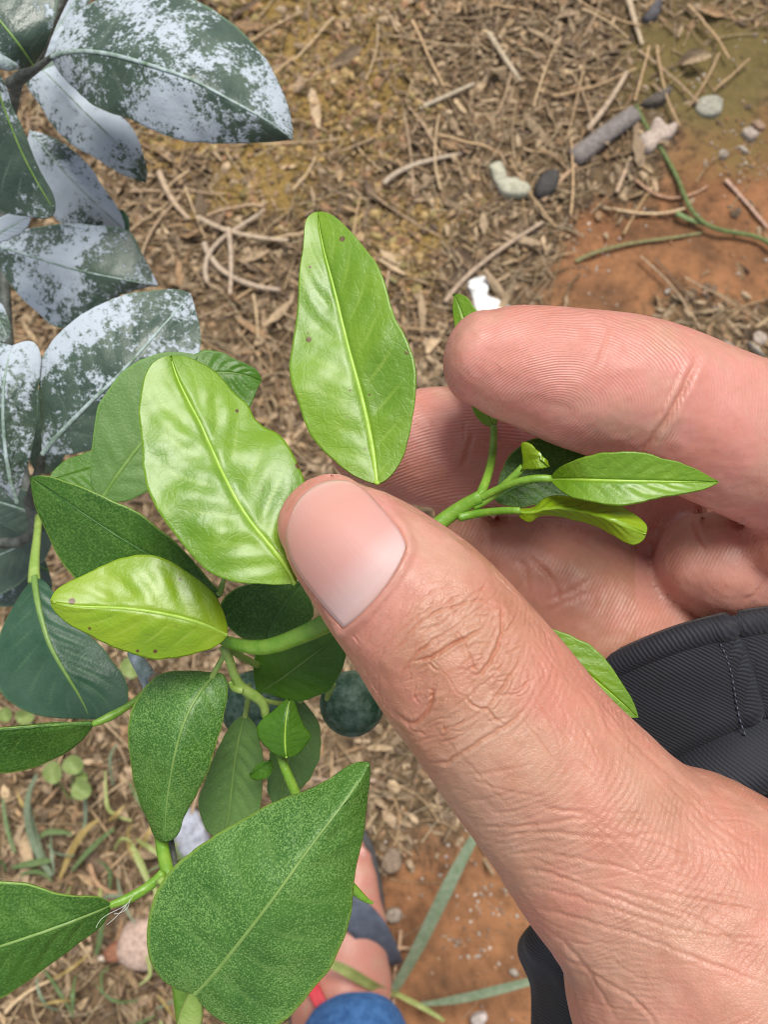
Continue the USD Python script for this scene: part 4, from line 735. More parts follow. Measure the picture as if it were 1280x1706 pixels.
# ------------------------------------------------------------------ the person: left hand, cuff, foot
def surface_nets(S, o, h):
    ins = S < 0; nx, ny, nz = S.shape
    c = [(i, j, k) for i in (0, 1) for j in (0, 1) for k in (0, 1)]
    cnt = sum(ins[i:nx - 1 + i, j:ny - 1 + j, k:nz - 1 + k].astype(np.int8) for i, j, k in c)
    act = (cnt > 0) & (cnt < 8); I, J, K = np.nonzero(act); num = np.full(act.shape, -1); num[act] = np.arange(len(I))
    acc = np.zeros((len(I), 3)); n = np.zeros(len(I))
    for a in range(8):
        for b in range(a + 1, 8):
            A, B = np.array(c[a]), np.array(c[b])
            if abs(A - B).sum() != 1: continue
            sa, sb = S[I + A[0], J + A[1], K + A[2]], S[I + B[0], J + B[1], K + B[2]]
            m = (sa < 0) != (sb < 0); t = sa[m] / (sa[m] - sb[m])
            acc[m] += A + t[:, None] * (B - A); n[m] += 1
    V = (np.stack([I, J, K], 1) + acc / n[:, None]) * h + o
    Q = []
    for ax_ in range(3):
        d = [0, 0, 0]; d[ax_] = 1
        s0 = ins[:nx - d[0], :ny - d[1], :nz - d[2]]; s1 = ins[d[0]:, d[1]:, d[2]:]
        e = np.stack(np.nonzero(s0 != s1), 1)
        u, w = [(1, 2), (2, 0), (0, 1)][ax_]
        e = e[(e[:, u] > 0) & (e[:, w] > 0) & (e[:, 0] < nx - 1) & (e[:, 1] < ny - 1) & (e[:, 2] < nz - 1)]
        du = np.eye(3, dtype=int)[u]; dw = np.eye(3, dtype=int)[w]
        q = np.stack([num[tuple((e - a).T)] for a in (du + dw, dw, du * 0, du)], 1)
        fl = s1[tuple(e.T)]; q[fl] = q[fl][:, ::-1]
        Q.append(q[(q >= 0).all(1)])
    f = quads(np.vstack(Q)); tri = V[f]
    if np.einsum('ij,ij->i', tri[:, 0], np.cross(tri[:, 1], tri[:, 2])).sum() < 0: f = f[:, ::-1]
    return V, f
def limb(X, st, n=160):
    """distance (rough) from camera-space points X to a limb through stations (x px, y px, depth, half width px, half thickness m)"""
    st = np.array(st, float); q = spline(st[:, :3], n) if len(st) > 2 else st[0, :3] + np.linspace(0, 1, n)[:, None] * (st[1, :3] - st[0, :3])
    s0 = np.r_[0, np.cumsum(np.linalg.norm(np.diff(st[:, :2], axis=0), axis=1))]; s1 = np.linspace(0, s0[-1], n)
    hw = PchipInterpolator(s0, st[:, 3])(s1) * q[:, 2] / FPX; ht = PchipInterpolator(s0, st[:, 4])(s1)
    c = np.stack([(q[:, 0] - 640) / FPX * q[:, 2], -(q[:, 1] - 853) / FPX * q[:, 2], q[:, 2]], 1)
    t = np.gradient(c, axis=0); t /= np.linalg.norm(t, axis=1, keepdims=True)
    view = c / np.linalg.norm(c, axis=1, keepdims=True)
    w = np.cross(t, view); w /= np.linalg.norm(w, axis=1, keepdims=True); nn = np.cross(w, t)
    r = max(hw.max(), ht.max()) + .009
    lo, hi = c.min(0) - r, c.max(0) + r
    out = np.full(X.shape[:3], .03)
    ix = [np.nonzero((g >= l) & (g <= h))[0] for g, l, h in zip((X[:, 0, 0, 0], X[0, :, 0, 1], X[0, 0, :, 2]), lo, hi)]
    if min(map(len, ix)) == 0: return out
    sl = tuple(slice(i[0], i[-1] + 1) for i in ix); Y = X[sl].reshape(-1, 3)
    _, k = cKDTree(c).query(Y, workers=-1)
    d = Y - c[k]; a = np.einsum('ij,ij->i', d, w[k]) / hw[k]; b = np.einsum('ij,ij->i', d, nn[k]) / ht[k]; e = np.einsum('ij,ij->i', d, t[k])
    e = np.where((k == 0) | (k == n - 1), e, 0) / (0.80 * hw[k])
    R = np.sqrt(a * a + b * b + e * e); g = np.sqrt((a / hw[k]) ** 2 + (b / ht[k]) ** 2 + (e / hw[k]) ** 2) / np.maximum(R, 1e-6)
    out[sl] = np.where(R > .05, (R - 1) / np.maximum(g, 1), -np.minimum(hw, ht)[k]).reshape(X[sl].shape[:3])
    return out
def smin(a, b, k):
    h = np.clip(.5 + .5 * (b - a) / k, 0, 1); return b + (a - b) * h - k * h * (1 - h)

THUMB = [(538, 862, .1025, 82, .0048), (562, 888, .1020, 99, .0060), (602, 924, .1015, 115, .0070), (652, 971, .1010, 131, .0078), (705, 1026, .1005, 143, .0085), (762, 1098, .1000, 152, .0088), (817, 1166, .1002, 156, .0090),
         (887, 1258, .1008, 161, .0092), (960, 1342, .1015, 172, .0098), (1030, 1421, .1020, 190, .0108), (1097, 1478, .1025, 224, .0125), (1159, 1545, .1030, 265, .0145), (1224, 1617, .104, 318, .017), (1338, 1742, .105, 385, .020)]
FA = [(803, 597, .1085, 80, .0068), (835, 603, .1085, 93, .0075), (880, 611, .1088, 102, .0080), (960, 631, .1095, 116, .0088), (1040, 649, .1105, 124, .0092), (1100, 669, .1115, 127, .0092), (1160, 696, .1125, 129, .0094), (1220, 721, .1135, 131, .0096), (1300, 752, .115, 136, .010), (1400, 790, .117, 140, .0105), (1560, 850, .121, 155, .011)]
FB = [(598, 742, .1295, 62, .0062), (640, 742, .1295, 82, .0075), (700, 745, .130, 98, .0082), (760, 748, .1305, 103, .0084), (840, 768, .132, 105, .0086), (940, 800, .135, 108, .0088), (1080, 850, .139, 110, .009)]
FC = [(770, 900, .134, 70, .0075), (850, 940, .133, 105, .009), (920, 985, .1328, 122, .0095), (1000, 1040, .1330, 135, .0100), (1080, 1105, .1365, 150, .0105), (1190, 1230, .143, 170, .011), (1280, 1500, .138, 190, .013), (1340, 1760, .122, 230, .015)]
FD = [(1158, 935, .1275, 80, .0078), (1190, 940, .127, 92, .0085), (1240, 945, .1265, 97, .0088), (1330, 960, .126, 105, .009), (1480, 1000, .127, 120, .010)]
FE = [(1290, 900, .1190, 54, .0066), (1330, 915, .1190, 68, .0078), (1420, 950, .119, 80, .0085)]
PALM = [(930, 870, .146, 90, .008), (1060, 900, .146, 120, .009), (1200, 960, .147, 140, .009), (1420, 1000, .147, 150, .010)]
HS = 0.0007
lo, hi = np.array([-.019, -.068, .079]), np.array([.072, .034, .163])
gax = [np.arange(a, b, HS) for a, b in zip(lo, hi)]
X = np.stack(np.meshgrid(*gax, indexing='ij'), -1)
sA, sB, sC, sD, sE, sP, sT = (limb(X, L) for L in (FA, FB, FC, FD, FE, PALM, THUMB))
S = smin(smin(sP, sC, .004), sB, .0025)
S = smin(S, sD, .0018); S = smin(S, sE, .0012); S = smin(S, sA, .0012); S = smin(S, sT, .002)
del X
V, F = surface_nets(S, lo, HS)
hm = trimesh.Trimesh(V, F, process=False)
trimesh.smoothing.filter_taubin(hm, iterations=12)
def toworld(c): return CAM + c[:, :1] * RT + c[:, 1:2] * UP + c[:, 2:] * FWD
def tocam(p):
    q = p - CAM; return np.stack([q @ RT, q @ UP, q @ FWD], 1)
V, F = np.array(hm.vertices), np.array(hm.faces)
# finer triangles where the picture looks at the hand
for rnd in range(3):
    fn = np.cross(V[F[:, 1]] - V[F[:, 0]], V[F[:, 2]] - V[F[:, 0]]); ce = V[F].mean(1)
    px = 640 + FPX * ce[:, 0] / ce[:, 2]; py = 853 - FPX * ce[:, 1] / ce[:, 2]
    facing = np.einsum('ij,ij->i', fn, ce)
    if np.median(facing[ce[:, 2] < .1]) > 0 and rnd == 0: F = F[:, ::-1]; facing = -facing
    area = np.linalg.norm(fn, axis=1)
    sel = (facing < .15 * area * np.linalg.norm(ce, axis=1)) & (px > 440) & (px < 1310) & (py > 480) & (py < 1740) & ((rnd == 0) | (area > 2.0e-8))
    if rnd == 2: sel = (facing < 0) & (px > 560) & (px < 930) & (py > 950) & (py < 1300) & (ce[:, 2] < .105)
    V, F = trimesh.remesh.subdivide(V, F, face_index=np.nonzero(sel)[0])
def vnormals(V, F):
    fn = np.cross(V[F[:, 1]] - V[F[:, 0]], V[F[:, 2]] - V[F[:, 0]]); n = np.zeros_like(V)
    for k in range(3): np.add.at(n, F[:, k], fn)
    return n / (np.linalg.norm(n, axis=1, keepdims=True) + 1e-20)
N = vnormals(V, F)
vx, vy = 640 + FPX * V[:, 0] / V[:, 2], 853 - FPX * V[:, 1] / V[:, 2]
front = np.einsum('ij,ij->i', N, V) < 0
st = np.array(THUMB); tree = cKDTree(spline(st[:, :2], 300)); dist, ti = tree.query(np.c_[vx, vy])
q3 = spline(st[:, :3], 300); hw3 = np.interp(np.linspace(0, 1, 300), np.linspace(0, 1, len(st)), st[:, 3])
isT = front & (V[:, 2] < q3[ti, 2] + .0035) & (dist < hw3[ti] * 1.08) & (V[:, 2] < .118)
tS = ti / 299.0
alongT = np.r_[0, np.cumsum(np.linalg.norm(np.diff(q3[:, :2], axis=0), axis=1))][ti]       # px along the thumb
tt = np.gradient(q3[:, :2], axis=0); tt /= np.linalg.norm(tt, axis=1, keepdims=True)
sideT = ((np.c_[vx, vy] - q3[ti, :2]) * np.stack([-tt[ti, 1], tt[ti, 0]], 1)).sum(1)      # px across it
regA = front & ~isT & (V[:, 2] < .1175) & (vy < 900)
regB = front & ~isT & ~regA & (vy < 862) & (vx < 1000)
regD = front & ~isT & ~regA & (vx > 1060) & (V[:, 2] < .132) & (vy < 1060)
H = np.zeros(len(V)); CREASE_TINT = np.zeros(len(V))
def crease(pts, depth, width, mask, red=1.0, jag=2.0, taper=True):
    """a fold in the skin along pixel points: a groove with soft shoulders (real relief), with reddish darkening painted along it"""
    global H, CREASE_TINT
    p = spline(pts, max(40, 14 * len(pts))) if len(pts) > 2 else spline(pts, 40)
    p = p + jag * np.stack([noise3(np.c_[p, p[:, :1] * 0 + depth * 1e5], .09, 3, 2), noise3(np.c_[p, p[:, :1] * 0 + 7 + depth * 1e5], .09, 8, 2)], 1) * 2
    near = np.nonzero(mask & (vx > p[:, 0].min() - 30) & (vx < p[:, 0].max() + 30) & (vy > p[:, 1].min() - 30) & (vy < p[:, 1].max() + 30))[0]
    if not len(near): return
    d, k = cKDTree(p).query(np.c_[vx[near], vy[near]]); s = k / (len(p) - 1)
    a = np.clip(np.sin(np.pi * np.clip(s * .96 + .02, 0, 1)) * 1.8, 0, 1) if taper else 1.0
    g = np.exp(-(d / width) ** 2); sh = np.exp(-((d - 2.1 * width) / (1.3 * width)) ** 2)
    H[near] += depth * a * (-g + .35 * sh); CREASE_TINT[near] = np.maximum(CREASE_TINT[near], g * a * red)  # crease redness: skin tone plus subsurface shading painted into the colour
c5 = lambda L: [(440 + .3906 * a, 750 + .3906 * b) for a, b in L]
for L, dp, w, rd in [
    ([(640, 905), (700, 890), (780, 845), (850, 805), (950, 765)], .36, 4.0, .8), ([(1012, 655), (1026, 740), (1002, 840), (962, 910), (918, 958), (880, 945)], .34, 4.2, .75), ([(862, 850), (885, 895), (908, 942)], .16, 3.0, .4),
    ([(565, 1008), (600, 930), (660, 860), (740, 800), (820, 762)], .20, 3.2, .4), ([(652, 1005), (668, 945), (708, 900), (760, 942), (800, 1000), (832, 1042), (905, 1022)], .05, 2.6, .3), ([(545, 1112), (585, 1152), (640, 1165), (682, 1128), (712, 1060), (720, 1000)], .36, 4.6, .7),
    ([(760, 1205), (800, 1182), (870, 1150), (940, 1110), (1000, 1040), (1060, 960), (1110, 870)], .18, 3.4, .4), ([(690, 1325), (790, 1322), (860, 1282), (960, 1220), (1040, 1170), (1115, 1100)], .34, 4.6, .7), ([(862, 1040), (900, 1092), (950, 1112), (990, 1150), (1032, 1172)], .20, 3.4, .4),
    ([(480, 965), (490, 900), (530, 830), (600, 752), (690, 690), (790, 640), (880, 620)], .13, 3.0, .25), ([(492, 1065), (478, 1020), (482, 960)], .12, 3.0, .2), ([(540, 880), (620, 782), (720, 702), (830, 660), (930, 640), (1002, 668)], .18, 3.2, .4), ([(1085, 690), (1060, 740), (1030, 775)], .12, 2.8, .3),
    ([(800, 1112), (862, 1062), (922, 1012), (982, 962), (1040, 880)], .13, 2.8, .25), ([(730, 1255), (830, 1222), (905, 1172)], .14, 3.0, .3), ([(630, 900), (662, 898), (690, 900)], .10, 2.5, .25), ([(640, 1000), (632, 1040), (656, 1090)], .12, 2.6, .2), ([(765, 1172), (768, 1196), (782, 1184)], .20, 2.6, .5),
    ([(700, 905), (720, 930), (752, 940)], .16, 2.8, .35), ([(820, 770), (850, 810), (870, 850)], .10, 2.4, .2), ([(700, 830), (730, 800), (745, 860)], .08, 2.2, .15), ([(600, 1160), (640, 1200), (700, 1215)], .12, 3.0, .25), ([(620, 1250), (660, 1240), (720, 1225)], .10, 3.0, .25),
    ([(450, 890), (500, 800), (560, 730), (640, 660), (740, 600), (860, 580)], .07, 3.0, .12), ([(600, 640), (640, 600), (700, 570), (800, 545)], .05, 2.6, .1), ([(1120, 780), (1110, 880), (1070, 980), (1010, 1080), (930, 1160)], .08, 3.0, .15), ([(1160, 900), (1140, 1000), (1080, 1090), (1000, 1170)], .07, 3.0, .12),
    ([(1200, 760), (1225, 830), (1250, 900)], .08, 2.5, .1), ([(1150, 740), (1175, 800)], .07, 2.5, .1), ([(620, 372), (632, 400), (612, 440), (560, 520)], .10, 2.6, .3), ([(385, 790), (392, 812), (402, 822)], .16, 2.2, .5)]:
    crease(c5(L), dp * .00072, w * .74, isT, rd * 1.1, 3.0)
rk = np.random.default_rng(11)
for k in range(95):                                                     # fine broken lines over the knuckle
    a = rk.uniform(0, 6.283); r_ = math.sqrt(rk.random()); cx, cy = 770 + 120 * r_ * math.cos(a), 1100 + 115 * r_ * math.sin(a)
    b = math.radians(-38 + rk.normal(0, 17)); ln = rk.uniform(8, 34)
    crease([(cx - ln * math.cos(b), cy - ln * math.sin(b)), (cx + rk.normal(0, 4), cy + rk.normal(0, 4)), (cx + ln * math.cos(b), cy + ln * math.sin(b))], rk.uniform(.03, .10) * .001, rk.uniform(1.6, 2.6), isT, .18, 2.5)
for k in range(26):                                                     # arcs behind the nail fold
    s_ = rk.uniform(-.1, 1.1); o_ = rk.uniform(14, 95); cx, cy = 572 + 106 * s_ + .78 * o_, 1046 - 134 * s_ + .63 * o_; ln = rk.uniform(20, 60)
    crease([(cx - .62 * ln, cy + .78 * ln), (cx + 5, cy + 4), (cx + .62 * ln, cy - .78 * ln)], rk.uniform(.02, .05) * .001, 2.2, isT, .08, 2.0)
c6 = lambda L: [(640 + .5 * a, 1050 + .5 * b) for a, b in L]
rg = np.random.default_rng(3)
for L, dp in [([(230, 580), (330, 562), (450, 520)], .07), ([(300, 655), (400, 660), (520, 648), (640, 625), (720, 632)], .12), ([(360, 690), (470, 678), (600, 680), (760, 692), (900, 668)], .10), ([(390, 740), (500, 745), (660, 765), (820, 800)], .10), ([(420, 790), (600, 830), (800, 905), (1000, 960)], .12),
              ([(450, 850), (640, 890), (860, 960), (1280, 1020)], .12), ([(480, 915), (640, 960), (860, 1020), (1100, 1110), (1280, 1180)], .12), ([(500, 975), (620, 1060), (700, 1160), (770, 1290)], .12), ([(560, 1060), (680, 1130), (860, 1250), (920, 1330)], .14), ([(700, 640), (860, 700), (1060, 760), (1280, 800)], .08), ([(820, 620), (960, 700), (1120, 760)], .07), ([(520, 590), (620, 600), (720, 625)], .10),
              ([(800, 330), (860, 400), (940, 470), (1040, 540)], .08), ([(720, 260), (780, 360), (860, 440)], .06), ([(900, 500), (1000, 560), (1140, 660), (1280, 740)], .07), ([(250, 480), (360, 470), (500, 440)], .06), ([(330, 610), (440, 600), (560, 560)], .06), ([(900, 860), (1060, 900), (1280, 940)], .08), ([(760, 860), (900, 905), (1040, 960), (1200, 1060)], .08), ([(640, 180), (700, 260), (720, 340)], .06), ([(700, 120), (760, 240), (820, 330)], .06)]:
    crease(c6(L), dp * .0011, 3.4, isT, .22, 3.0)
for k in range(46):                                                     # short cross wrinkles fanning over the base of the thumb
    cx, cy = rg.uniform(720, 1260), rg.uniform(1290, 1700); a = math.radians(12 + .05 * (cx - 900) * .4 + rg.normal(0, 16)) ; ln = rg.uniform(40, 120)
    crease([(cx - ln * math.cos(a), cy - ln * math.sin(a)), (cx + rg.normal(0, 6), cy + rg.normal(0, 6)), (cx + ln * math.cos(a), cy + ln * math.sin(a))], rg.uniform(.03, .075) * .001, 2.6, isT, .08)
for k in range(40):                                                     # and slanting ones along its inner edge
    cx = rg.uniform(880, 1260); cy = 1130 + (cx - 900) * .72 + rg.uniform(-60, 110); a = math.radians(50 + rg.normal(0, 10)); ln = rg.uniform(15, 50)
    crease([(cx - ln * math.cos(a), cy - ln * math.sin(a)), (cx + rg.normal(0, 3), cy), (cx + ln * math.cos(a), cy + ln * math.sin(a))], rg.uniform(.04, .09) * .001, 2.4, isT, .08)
# fingers
crease([(1162, 590), (1150, 625), (1118, 690), (1085, 735), (1060, 770)], .00032, 5.5, regA, .6); crease([(1018, 535), (1010, 570), (995, 610)], .0001, 3.5, regA, .3); crease([(1140, 600), (1120, 650), (1090, 700)], .0001, 3.5, regA, .2)
crease([(787, 720), (780, 745), (768, 780)], .0003, 4.0, regB, .5); crease([(775, 700), (772, 720), (774, 740)], .00015, 3.0, regB, .3)
restC = front & ~isT & ~regA & ~regB & ~regD
for L in ([(880, 925), (905, 950), (930, 985), (925, 1010)], [(905, 1000), (940, 990), (985, 965)], [(900, 940), (915, 970), (900, 1000)], [(910, 1015), (950, 1000), (975, 985)], [(860, 930), (880, 960), (880, 990)]):
    crease(L, .00011, 4.5, restC, .6, 3.0)
crease([(1150, 860), (1165, 890), (1178, 915)], .00022, 4.0, regD, .4); crease([(1240, 1000), (1260, 985), (1275, 960)], .00015, 3.0, regD, .3)
# thumbnail seat: flesh rises round the nail and sinks below it
NB = [(572, 1046), (600, 1024), (632, 990), (660, 950), (677, 912)]                     # cuticle
NL = [(572, 1046), (540, 1010), (512, 975), (489, 940), (477, 900), (484, 862)]          # far side
NR = [(677, 912), (668, 888), (650, 862), (630, 838), (610, 818), (585, 803)]            # near side
tipc = [(484, 862), (498, 832), (520, 812), (548, 801), (585, 803)]
poly = np.vstack([spline(NB, 60), spline(NR, 60), spline(tipc[::-1], 60), spline(NL[::-1], 60)])
from shapely.geometry import Polygon
from shapely import contains_xy
npoly = Polygon(poly).buffer(0)
nearN = np.nonzero(isT & (vx < 760) & (vy < 1120))[0]
insN = contains_xy(npoly, vx[nearN], vy[nearN])
fold = np.vstack([spline(NB, 120), spline(NR[:5], 100), spline(NL[:4], 80)])
d, k = cKDTree(fold).query(np.c_[vx[nearN], vy[nearN]])
amp = np.r_[np.full(120, 1.0), np.linspace(1, .15, 100), np.linspace(1, .2, 80)][k]
H[nearN] += np.where(insN, -.00055 * (1 - np.exp(-(d / 7) ** 2)) * 1.0, amp * .00040 * np.exp(-((d - 7) / 9) ** 2))
CREASE_TINT[nearN] = np.maximum(CREASE_TINT[nearN], np.where(insN, 0, amp * .55 * np.exp(-(d / 4.0) ** 2)))
# broad soft unevenness
Wv = toworld(V)
H += .0011 * noise3(Wv, 130, 4, 2) + .00028 * noise3(Wv, 520, 6, 2)
kn = np.exp(-(((vx - 770) / 105) ** 2 + ((vy - 1105) / 95) ** 2)) * isT
H += kn * .0011 * noise3(Wv, 330, 12, 2)
tend = isT * np.exp(-((sideT - 40 - .0 * alongT) / 60) ** 2) * np.clip((alongT - 780) / 250, 0, 1)
H += .0007 * tend
bound = np.clip((vx - 452) / 20, 0, 1) * np.clip((1300 - vx) / 15, 0, 1) * np.clip((1730 - vy) / 20, 0, 1)
H *= np.where(front, bound, 0) * np.clip(-np.einsum('ij,ij->i', N, V) / np.linalg.norm(V, axis=1) * 3.5 - .25, 0, 1)
Wv = toworld(V + N * H[:, None])
CREASE_TINT[(vy > 1530) | (vy < 830) & isT] = 0
# skin tone, painted shade inside the curled fingers, and ridge fields
pink = np.zeros(len(V)); tan = np.zeros(len(V)); ph = np.zeros(len(V)); am = np.zeros(len(V)); cell = np.zeros(len(V))
matT = (dist < hw3[ti] * 1.15) & (V[:, 2] < q3[ti, 2] + .012); pink[~matT] = .7; pink[restC] = .25; pink[regD] = .45; tan[restC] = .6; pink[isT] = np.clip(1 - (alongT[isT] - 60) / 240, 0, 1) * .8  # tan on restC is shade inside the curled fingers, painted as skin colour
pink[isT] = np.maximum(pink[isT], np.clip(sideT[isT] / hw3[ti[isT]] * -1.2 - .25, 0, 1) * np.clip(1 - alongT[isT] / 500, 0, 1) * .8)
tan[isT] = np.clip((alongT[isT] - 170) / 130, 0, 1) * (.25 + .45 * np.exp(-((alongT[isT] - 330) / 170) ** 2))
tan[isT] += .25 * np.clip((sideT[isT]) / hw3[ti[isT]], 0, 1) * np.clip((alongT[isT] - 150) / 100, 0, 1)
tan[isT] *= np.clip(1.25 - alongT[isT] / 800, .15, 1); cell[:] = .25; cell[isT] = np.clip((alongT[isT] - 120) / 100, 0, 1) * .8
# finger ridges run round a whorl on the upper finger, across the one behind
dx, dy = vx - 925, vy - 690
rA = np.sqrt((dx * .8) ** 2 + (dy * 1.1 + .12 * dx) ** 2)
ph[regA] = (rA / 4.7)[regA]; am[regA] = (np.clip((1175 - vx) / 60, -.25 + .5, 1) * .32 * np.clip(rA / 45, .25, 1) * np.clip(.8 + 1.6 * noise3(Wv, 160, 41, 2), .3, 1.1))[regA]; ph[regA] += (2.2 * noise3(Wv, 330, 44, 2))[regA]
rB = (vy - 760) + 26 * np.cos((vx - 740) / 90.0) + .18 * (vx - 740)
ph[regB] = (rB / 5.6)[regB]; am[regB] = (.5 * np.clip(.8 + 2 * noise3(Wv, 150, 42, 2), .3, 1.1))[regB]
rest = restC | regD; ph[rest] = ((vx + .5 * vy) / 7.0)[rest]; am[rest] = .13
ph[isT] = ((alongT + .12 * sideT ** 2 / 40 + 26 * noise3(Wv, 260, 15, 2)) / 13.0)[isT]; am[isT] = (np.clip((alongT - 220) / 150, 0, 1) * .35 * np.clip(.5 + 3 * noise3(Wv, 300, 22, 2), 0, 1.3))[isT]
person = thing('person', 'person in dark twill jacket and blue jeans holding a citrus shoot', 'person', (0, -.12, 0))
hand = part('hand', (Wv, F), SKIN, person, None, True, {'skin': np.stack([pink, np.clip(CREASE_TINT, 0, 1) * .55, np.clip(tan, 0, 1)], 1), 'ridge': np.stack([ph, am, cell], 1)})

# thumbnail: a curved plate over its bed
m = nearN[insN & (d > 5)]
A = lambda x, y: np.stack([np.ones_like(x), x, y, x * x, x * y, y * y, x ** 3, x * x * y, x * y * y, y ** 3], -1)
sx, sy = (vx - 575) / 100, (vy - 915) / 100
mm = nearN[contains_xy(npoly.buffer(-8), vx[nearN], vy[nearN])]
coef = np.linalg.lstsq(A(sx[mm], sy[mm]), V[mm, 2], rcond=None)[0]
nu, nv = 40, 31
c0, c1 = spline(NB, nv), spline(tipc, nv); l, r = spline(NL, nu), spline(NR, nu)
uu, vv = np.linspace(0, 1, nu)[:, None, None], np.linspace(0, 1, nv)[None, :, None]
q = (1 - uu) * c0[None] + uu * c1[None] + (1 - vv) * l[:, None] + vv * r[:, None] - ((1 - uu) * (1 - vv) * c0[0] + (1 - uu) * vv * c0[-1] + uu * (1 - vv) * c1[0] + uu * vv * c1[-1])
dep = A((q[..., 0] - 575) / 100, (q[..., 1] - 915) / 100) @ coef
bowl = (4 * vv[..., 0] * (1 - vv[..., 0])) ** .5
dep = dep - .00018 - .00042 * bowl * np.clip(uu[..., 0] * 6, .25, 1)
g = P(q[..., 0], q[..., 1], dep)
nat = np.stack([np.broadcast_to(uu[..., 0], (nu, nv)), np.broadcast_to(vv[..., 0], (nu, nv)), np.zeros((nu, nv))], -1).reshape(-1, 3)
part('thumbnail', solidify(g, .0004), NAIL, person, 'broad short trimmed thumbnail', True, {'nail': np.vstack([nat, nat])})

# jacket cuff round the wrist behind the thumb
def cuff_point(s, th):
    """s: px below the rim, th: angle round the wrist"""
    cx = 1205 + .05 * s; hw = 318 + .04 * s
    x = cx + hw * np.cos(th); front = np.sin(th)
    y = 1103 - .30 * (np.clip(x, 900, 1500) - 1015) - 30 * np.sin(np.clip((x - 1015) / 270, 0, 1) * np.pi) * .5 + s + np.where(front < 0, 60, 0) * -front
    return x, y, .1490 + .00002 * s - .0305 * front
ss = np.r_[-0.0, np.linspace(0, 700, 150)]; th = np.linspace(-.5 * np.pi, 1.5 * np.pi, 200)
sg, tg = np.meshgrid(ss, th, indexing='ij'); x, y, dd = cuff_point(sg, tg)
g = P(x, y, dd); n = grid_normals(g)
if np.mean(np.sum(n * (g - g.mean((0, 1))), -1)) < 0: n = -n
seam = np.exp(-((x - 1205 - .35 * np.clip(sg - 20, 0, 400) - 8 * np.sin(sg / 40)) / 9) ** 2)
lip = 205 - .22 * (x - 1150)
hgt = .0010 * np.exp(-((sg - 8) / 9) ** 2) - .0022 * np.exp(-((sg - lip) / 14) ** 2) + .0034 * np.exp(-((sg - lip - 60) / 40) ** 2) - .0030 * np.exp(-((sg - lip - 120) / 22) ** 2) + .0028 * np.exp(-((sg - lip - 175) / 40) ** 2)
hgt = hgt + .0007 * seam * np.clip((lip - sg) / 30, 0, 1) - .0006 * np.exp(-((x - 1222 - .35 * np.clip(sg - 20, 0, 400)) / 7) ** 2) * (sg < lip) + .0030 * noise3(g, 55, 3, 3) * np.clip(sg / 60, .15, 1) + .003 * noise3(g * [1, 2.2, 1], 40, 8, 2) * np.clip((sg - lip) / 80, 0, 1)
g = g + n * hgt[..., None]
wv = np.stack([(y * .86 - x * .5 + 10 * noise3(g, 60, 71, 2)) / 5.2, (y * .5 + x * .86) / 4.6, dd * 0], -1).reshape(-1, 3)
sleeve = part('jacket_sleeve', solidify(g, .0011), CLOTH, person, None, True, {'weave': np.vstack([wv, wv])})
# darker lining inside the cuff
ss = np.linspace(12, 700, 30); sg, tg = np.meshgrid(ss, th[::3], indexing='ij'); x, y, dd = cuff_point(sg, tg)
x = 1205 + (x - 1205) * .955; dd = .1490 + (dd - .1490) * .93
part('lining', solidify(P(x, y, dd), .0005), BLACKCLOTH, sleeve)
# seam stitches
for k in range(18):
    s0 = 26 + k * 11; q = []
    for s in (s0, s0 + 6): q.append((1196 + .35 * max(s - 20, 0) + 8 * math.sin(s / 40) - 8, s))
    pt = []
    for xx, s in q:
        t_ = math.acos(np.clip((xx - 1205 - .05 * s) / (318 + .04 * s), -1, 1)); a, b, c = cuff_point(np.array(s), np.array(t_)); pt.append((float(a), float(b), float(c) - .0012))
    part('stitch', ptube([pt[0], ((pt[0][0] + pt[1][0]) / 2, (pt[0][1] + pt[1][1]) / 2, pt[0][2] - .0003), pt[1]], 3, 5, 5), plainmat('thread', (.05, .055, .075), (.08, .09, .12), .7) if k == 0 else '/World/Looks/thread', sleeve)

# foot in a sandal, seen past the biggest leaf, and the jeans' hem
def gl(pts): return [(G(np.array([a]), np.array([b]), 0.0)[0][:2], z, r) for a, b, z, r in pts]
fh = .0022
fx = np.arange(-.13, .03, fh); fy = np.arange(-.40, -.05, fh); fz = np.arange(-.005, .11, fh)
XF = np.stack(np.meshgrid(fx, fy, fz, indexing='ij'), -1)
def caps(chain):
    out = np.full(XF.shape[:3], 1.0)
    for (a, za, ra), (b, zb, rb) in zip(chain[:-1], chain[1:]):
        A_, B_ = np.r_[a, za], np.r_[b, zb]; ab = B_ - A_; t = np.clip(((XF - A_) @ ab) / (ab @ ab), 0, 1)
        out = smin(out, np.linalg.norm(XF - A_ - t[..., None] * ab, axis=-1) - (ra + (rb - ra) * t), .006)
    return out
foot = caps(gl([(575, 1760, .045, .030), (572, 1690, .058, .030), (578, 1610, .045, .026), (585, 1530, .032, .022), (590, 1470, .026, .016)]))
foot = smin(foot, caps(gl([(600, 1740, .030, .026), (602, 1620, .030, .024), (600, 1530, .026, .021), (598, 1460, .024, .0145)])), .012)
foot = smin(foot, caps(gl([(545, 1740, .032, .026), (542, 1620, .036, .025), (540, 1520, .030, .022), (535, 1450, .024, .016)])), .012)
for (a, b, r1, r2), (c, e) in zip([(600, 1470, .011, .0095), (584, 1455, .010, .0085), (566, 1445, .010, .0085), (549, 1440, .0105, .0088), (526, 1448, .014, .0125)], [(602, 1425), (590, 1402), (573, 1385), (553, 1375), (525, 1368)]):
    foot = smin(foot, caps(gl([(a, b, .023, r1), ((a + c) / 2, (b + e) / 2, .027, r1 * .95), (c, e, .021, r2)])), .005)
fv, ff = surface_nets(foot, np.array([fx[0], fy[0], fz[0]]), fh)
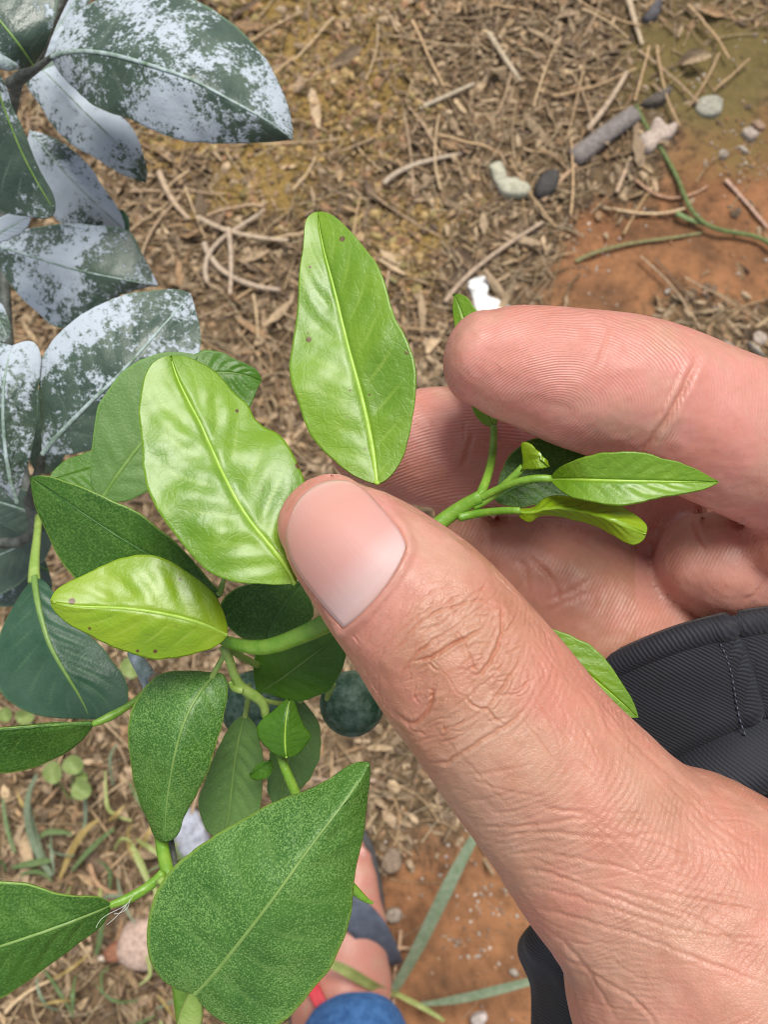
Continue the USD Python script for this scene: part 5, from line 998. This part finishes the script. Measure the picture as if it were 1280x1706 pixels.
fm = trimesh.Trimesh(fv, ff, process=False); trimesh.smoothing.filter_taubin(fm, iterations=10)
one = np.ones(len(fm.vertices))
footp = part('foot', fm, SKIN, person, None, True, {'skin': np.stack([one * .55, one * 0, one * .2], 1), 'ridge': np.stack([one * 0, one * 0, one * .5], 1)})
for (c, e) in [(602, 1421), (590, 1397), (573, 1380), (553, 1370), (525, 1362)]:
    a = np.linspace(0, 2 * np.pi, 17); rr = np.array([.05, .5, .9, 1.0])
    q = np.stack([np.stack([c + 8 * r * np.cos(a), e + 11 * r * np.sin(a)], -1) for r in rr]); gg = np.stack([G(q[i, :, 0], q[i, :, 1], .0335 - .002 * rr[i] ** 2) for i in range(4)])
    part('toenail', solidify(gg, .001), NAIL, footp, attrs={'nail': np.tile([.5, .5, 0], (gg.shape[0] * gg.shape[1] * 2, 1))})
out = [(628, 1420), (640, 1480), (645, 1560), (640, 1660), (630, 1780), (560, 1830), (500, 1780), (488, 1660), (490, 1520), (500, 1400), (530, 1345), (570, 1350), (605, 1375)]
cl = spline(np.array(out + out[:1], float), 61)[:-1]
top_ = G(cl[:, 0] - 4, cl[:, 1], .010); bot = G(cl[:, 0] - 4, cl[:, 1], -.004); mid_ = G(cl[:, 0] - 2, cl[:, 1], .004)
vs = np.vstack([bot, mid_, top_, top_.mean(0)[None]]); j = np.arange(60)
fs = np.vstack([quads(np.stack([i * 60 + j, i * 60 + (j + 1) % 60, (i + 1) * 60 + (j + 1) % 60, (i + 1) * 60 + j], 1)) for i in (0, 1)] + [np.stack([120 + j, 120 + (j + 1) % 60, np.full(60, 180)], 1)])
tri = vs[fs]
if (np.cross(tri[:, 1] - tri[:, 0], tri[:, 2] - tri[:, 0])[-60:, 2]).sum() < 0: fs = fs[:, ::-1]
sandal = part('sandal', (vs, fs), SOLE, person, smooth=30)
def strap(px, w, h, m, label=None):
    q = spline(np.array(px, float), 30); p = np.stack([G(q[i:i + 1, 0], q[i:i + 1, 1], q[i, 2])[0] for i in range(30)])
    t = np.gradient(p, axis=0); t /= np.linalg.norm(t, axis=1, keepdims=True); up = np.array([0, 0, 1.0]); s = np.cross(t, up); s /= np.linalg.norm(s, axis=1, keepdims=True)
    gg = np.stack([p + s * w * v for v in np.linspace(-1, 1, 7)], 1)
    return part('strap', solidify(gg, h), m, sandal, label)
strap([(646, 1610, .012), (638, 1590, .034), (618, 1552, .056), (585, 1520, .064), (540, 1512, .064), (500, 1530, .045), (488, 1550, .012)], .013, .003, STRAP)
strap([(546, 1706, .083), (538, 1682, .080), (527, 1658, .076), (517, 1635, .070)], .005, .003, RED, 'red trim beside the ankle')
# jeans leg: hem round the ankle, leg rising towards the viewer
hem = G(np.array([592.]), np.array([1712.]), .085)[0]; knee = hem + np.array([.01, -.20, .30])
tt = np.linspace(0, 1, 26); thj = np.linspace(0, 2 * np.pi, 61); axis = (knee - hem) / np.linalg.norm(knee - hem)
e1 = np.array([1.0, 0, 0]); e1 -= axis * (e1 @ axis); e1 /= np.linalg.norm(e1); e2 = np.cross(axis, e1)
rad = np.interp(tt, [0, .06, .2, 1], [.036, .0395, .043, .060])
g = hem + tt[:, None, None] * (knee - hem) + rad[:, None, None] * (np.cos(thj)[None, :, None] * e1 + np.sin(thj)[None, :, None] * e2)
n = grid_normals(g)
if np.mean(np.sum(n * (g - g.mean((0, 1))), -1)) < 0: n = -n
g = g + n * (.010 * noise3(g * [1, 1, 1.6], 26, 5, 3))[..., None] + n * (.003 * np.exp(-((tt[:, None] - .05) / .02) ** 2))[..., None]
part('trouser_leg', solidify(g, .0015), DENIM, person)
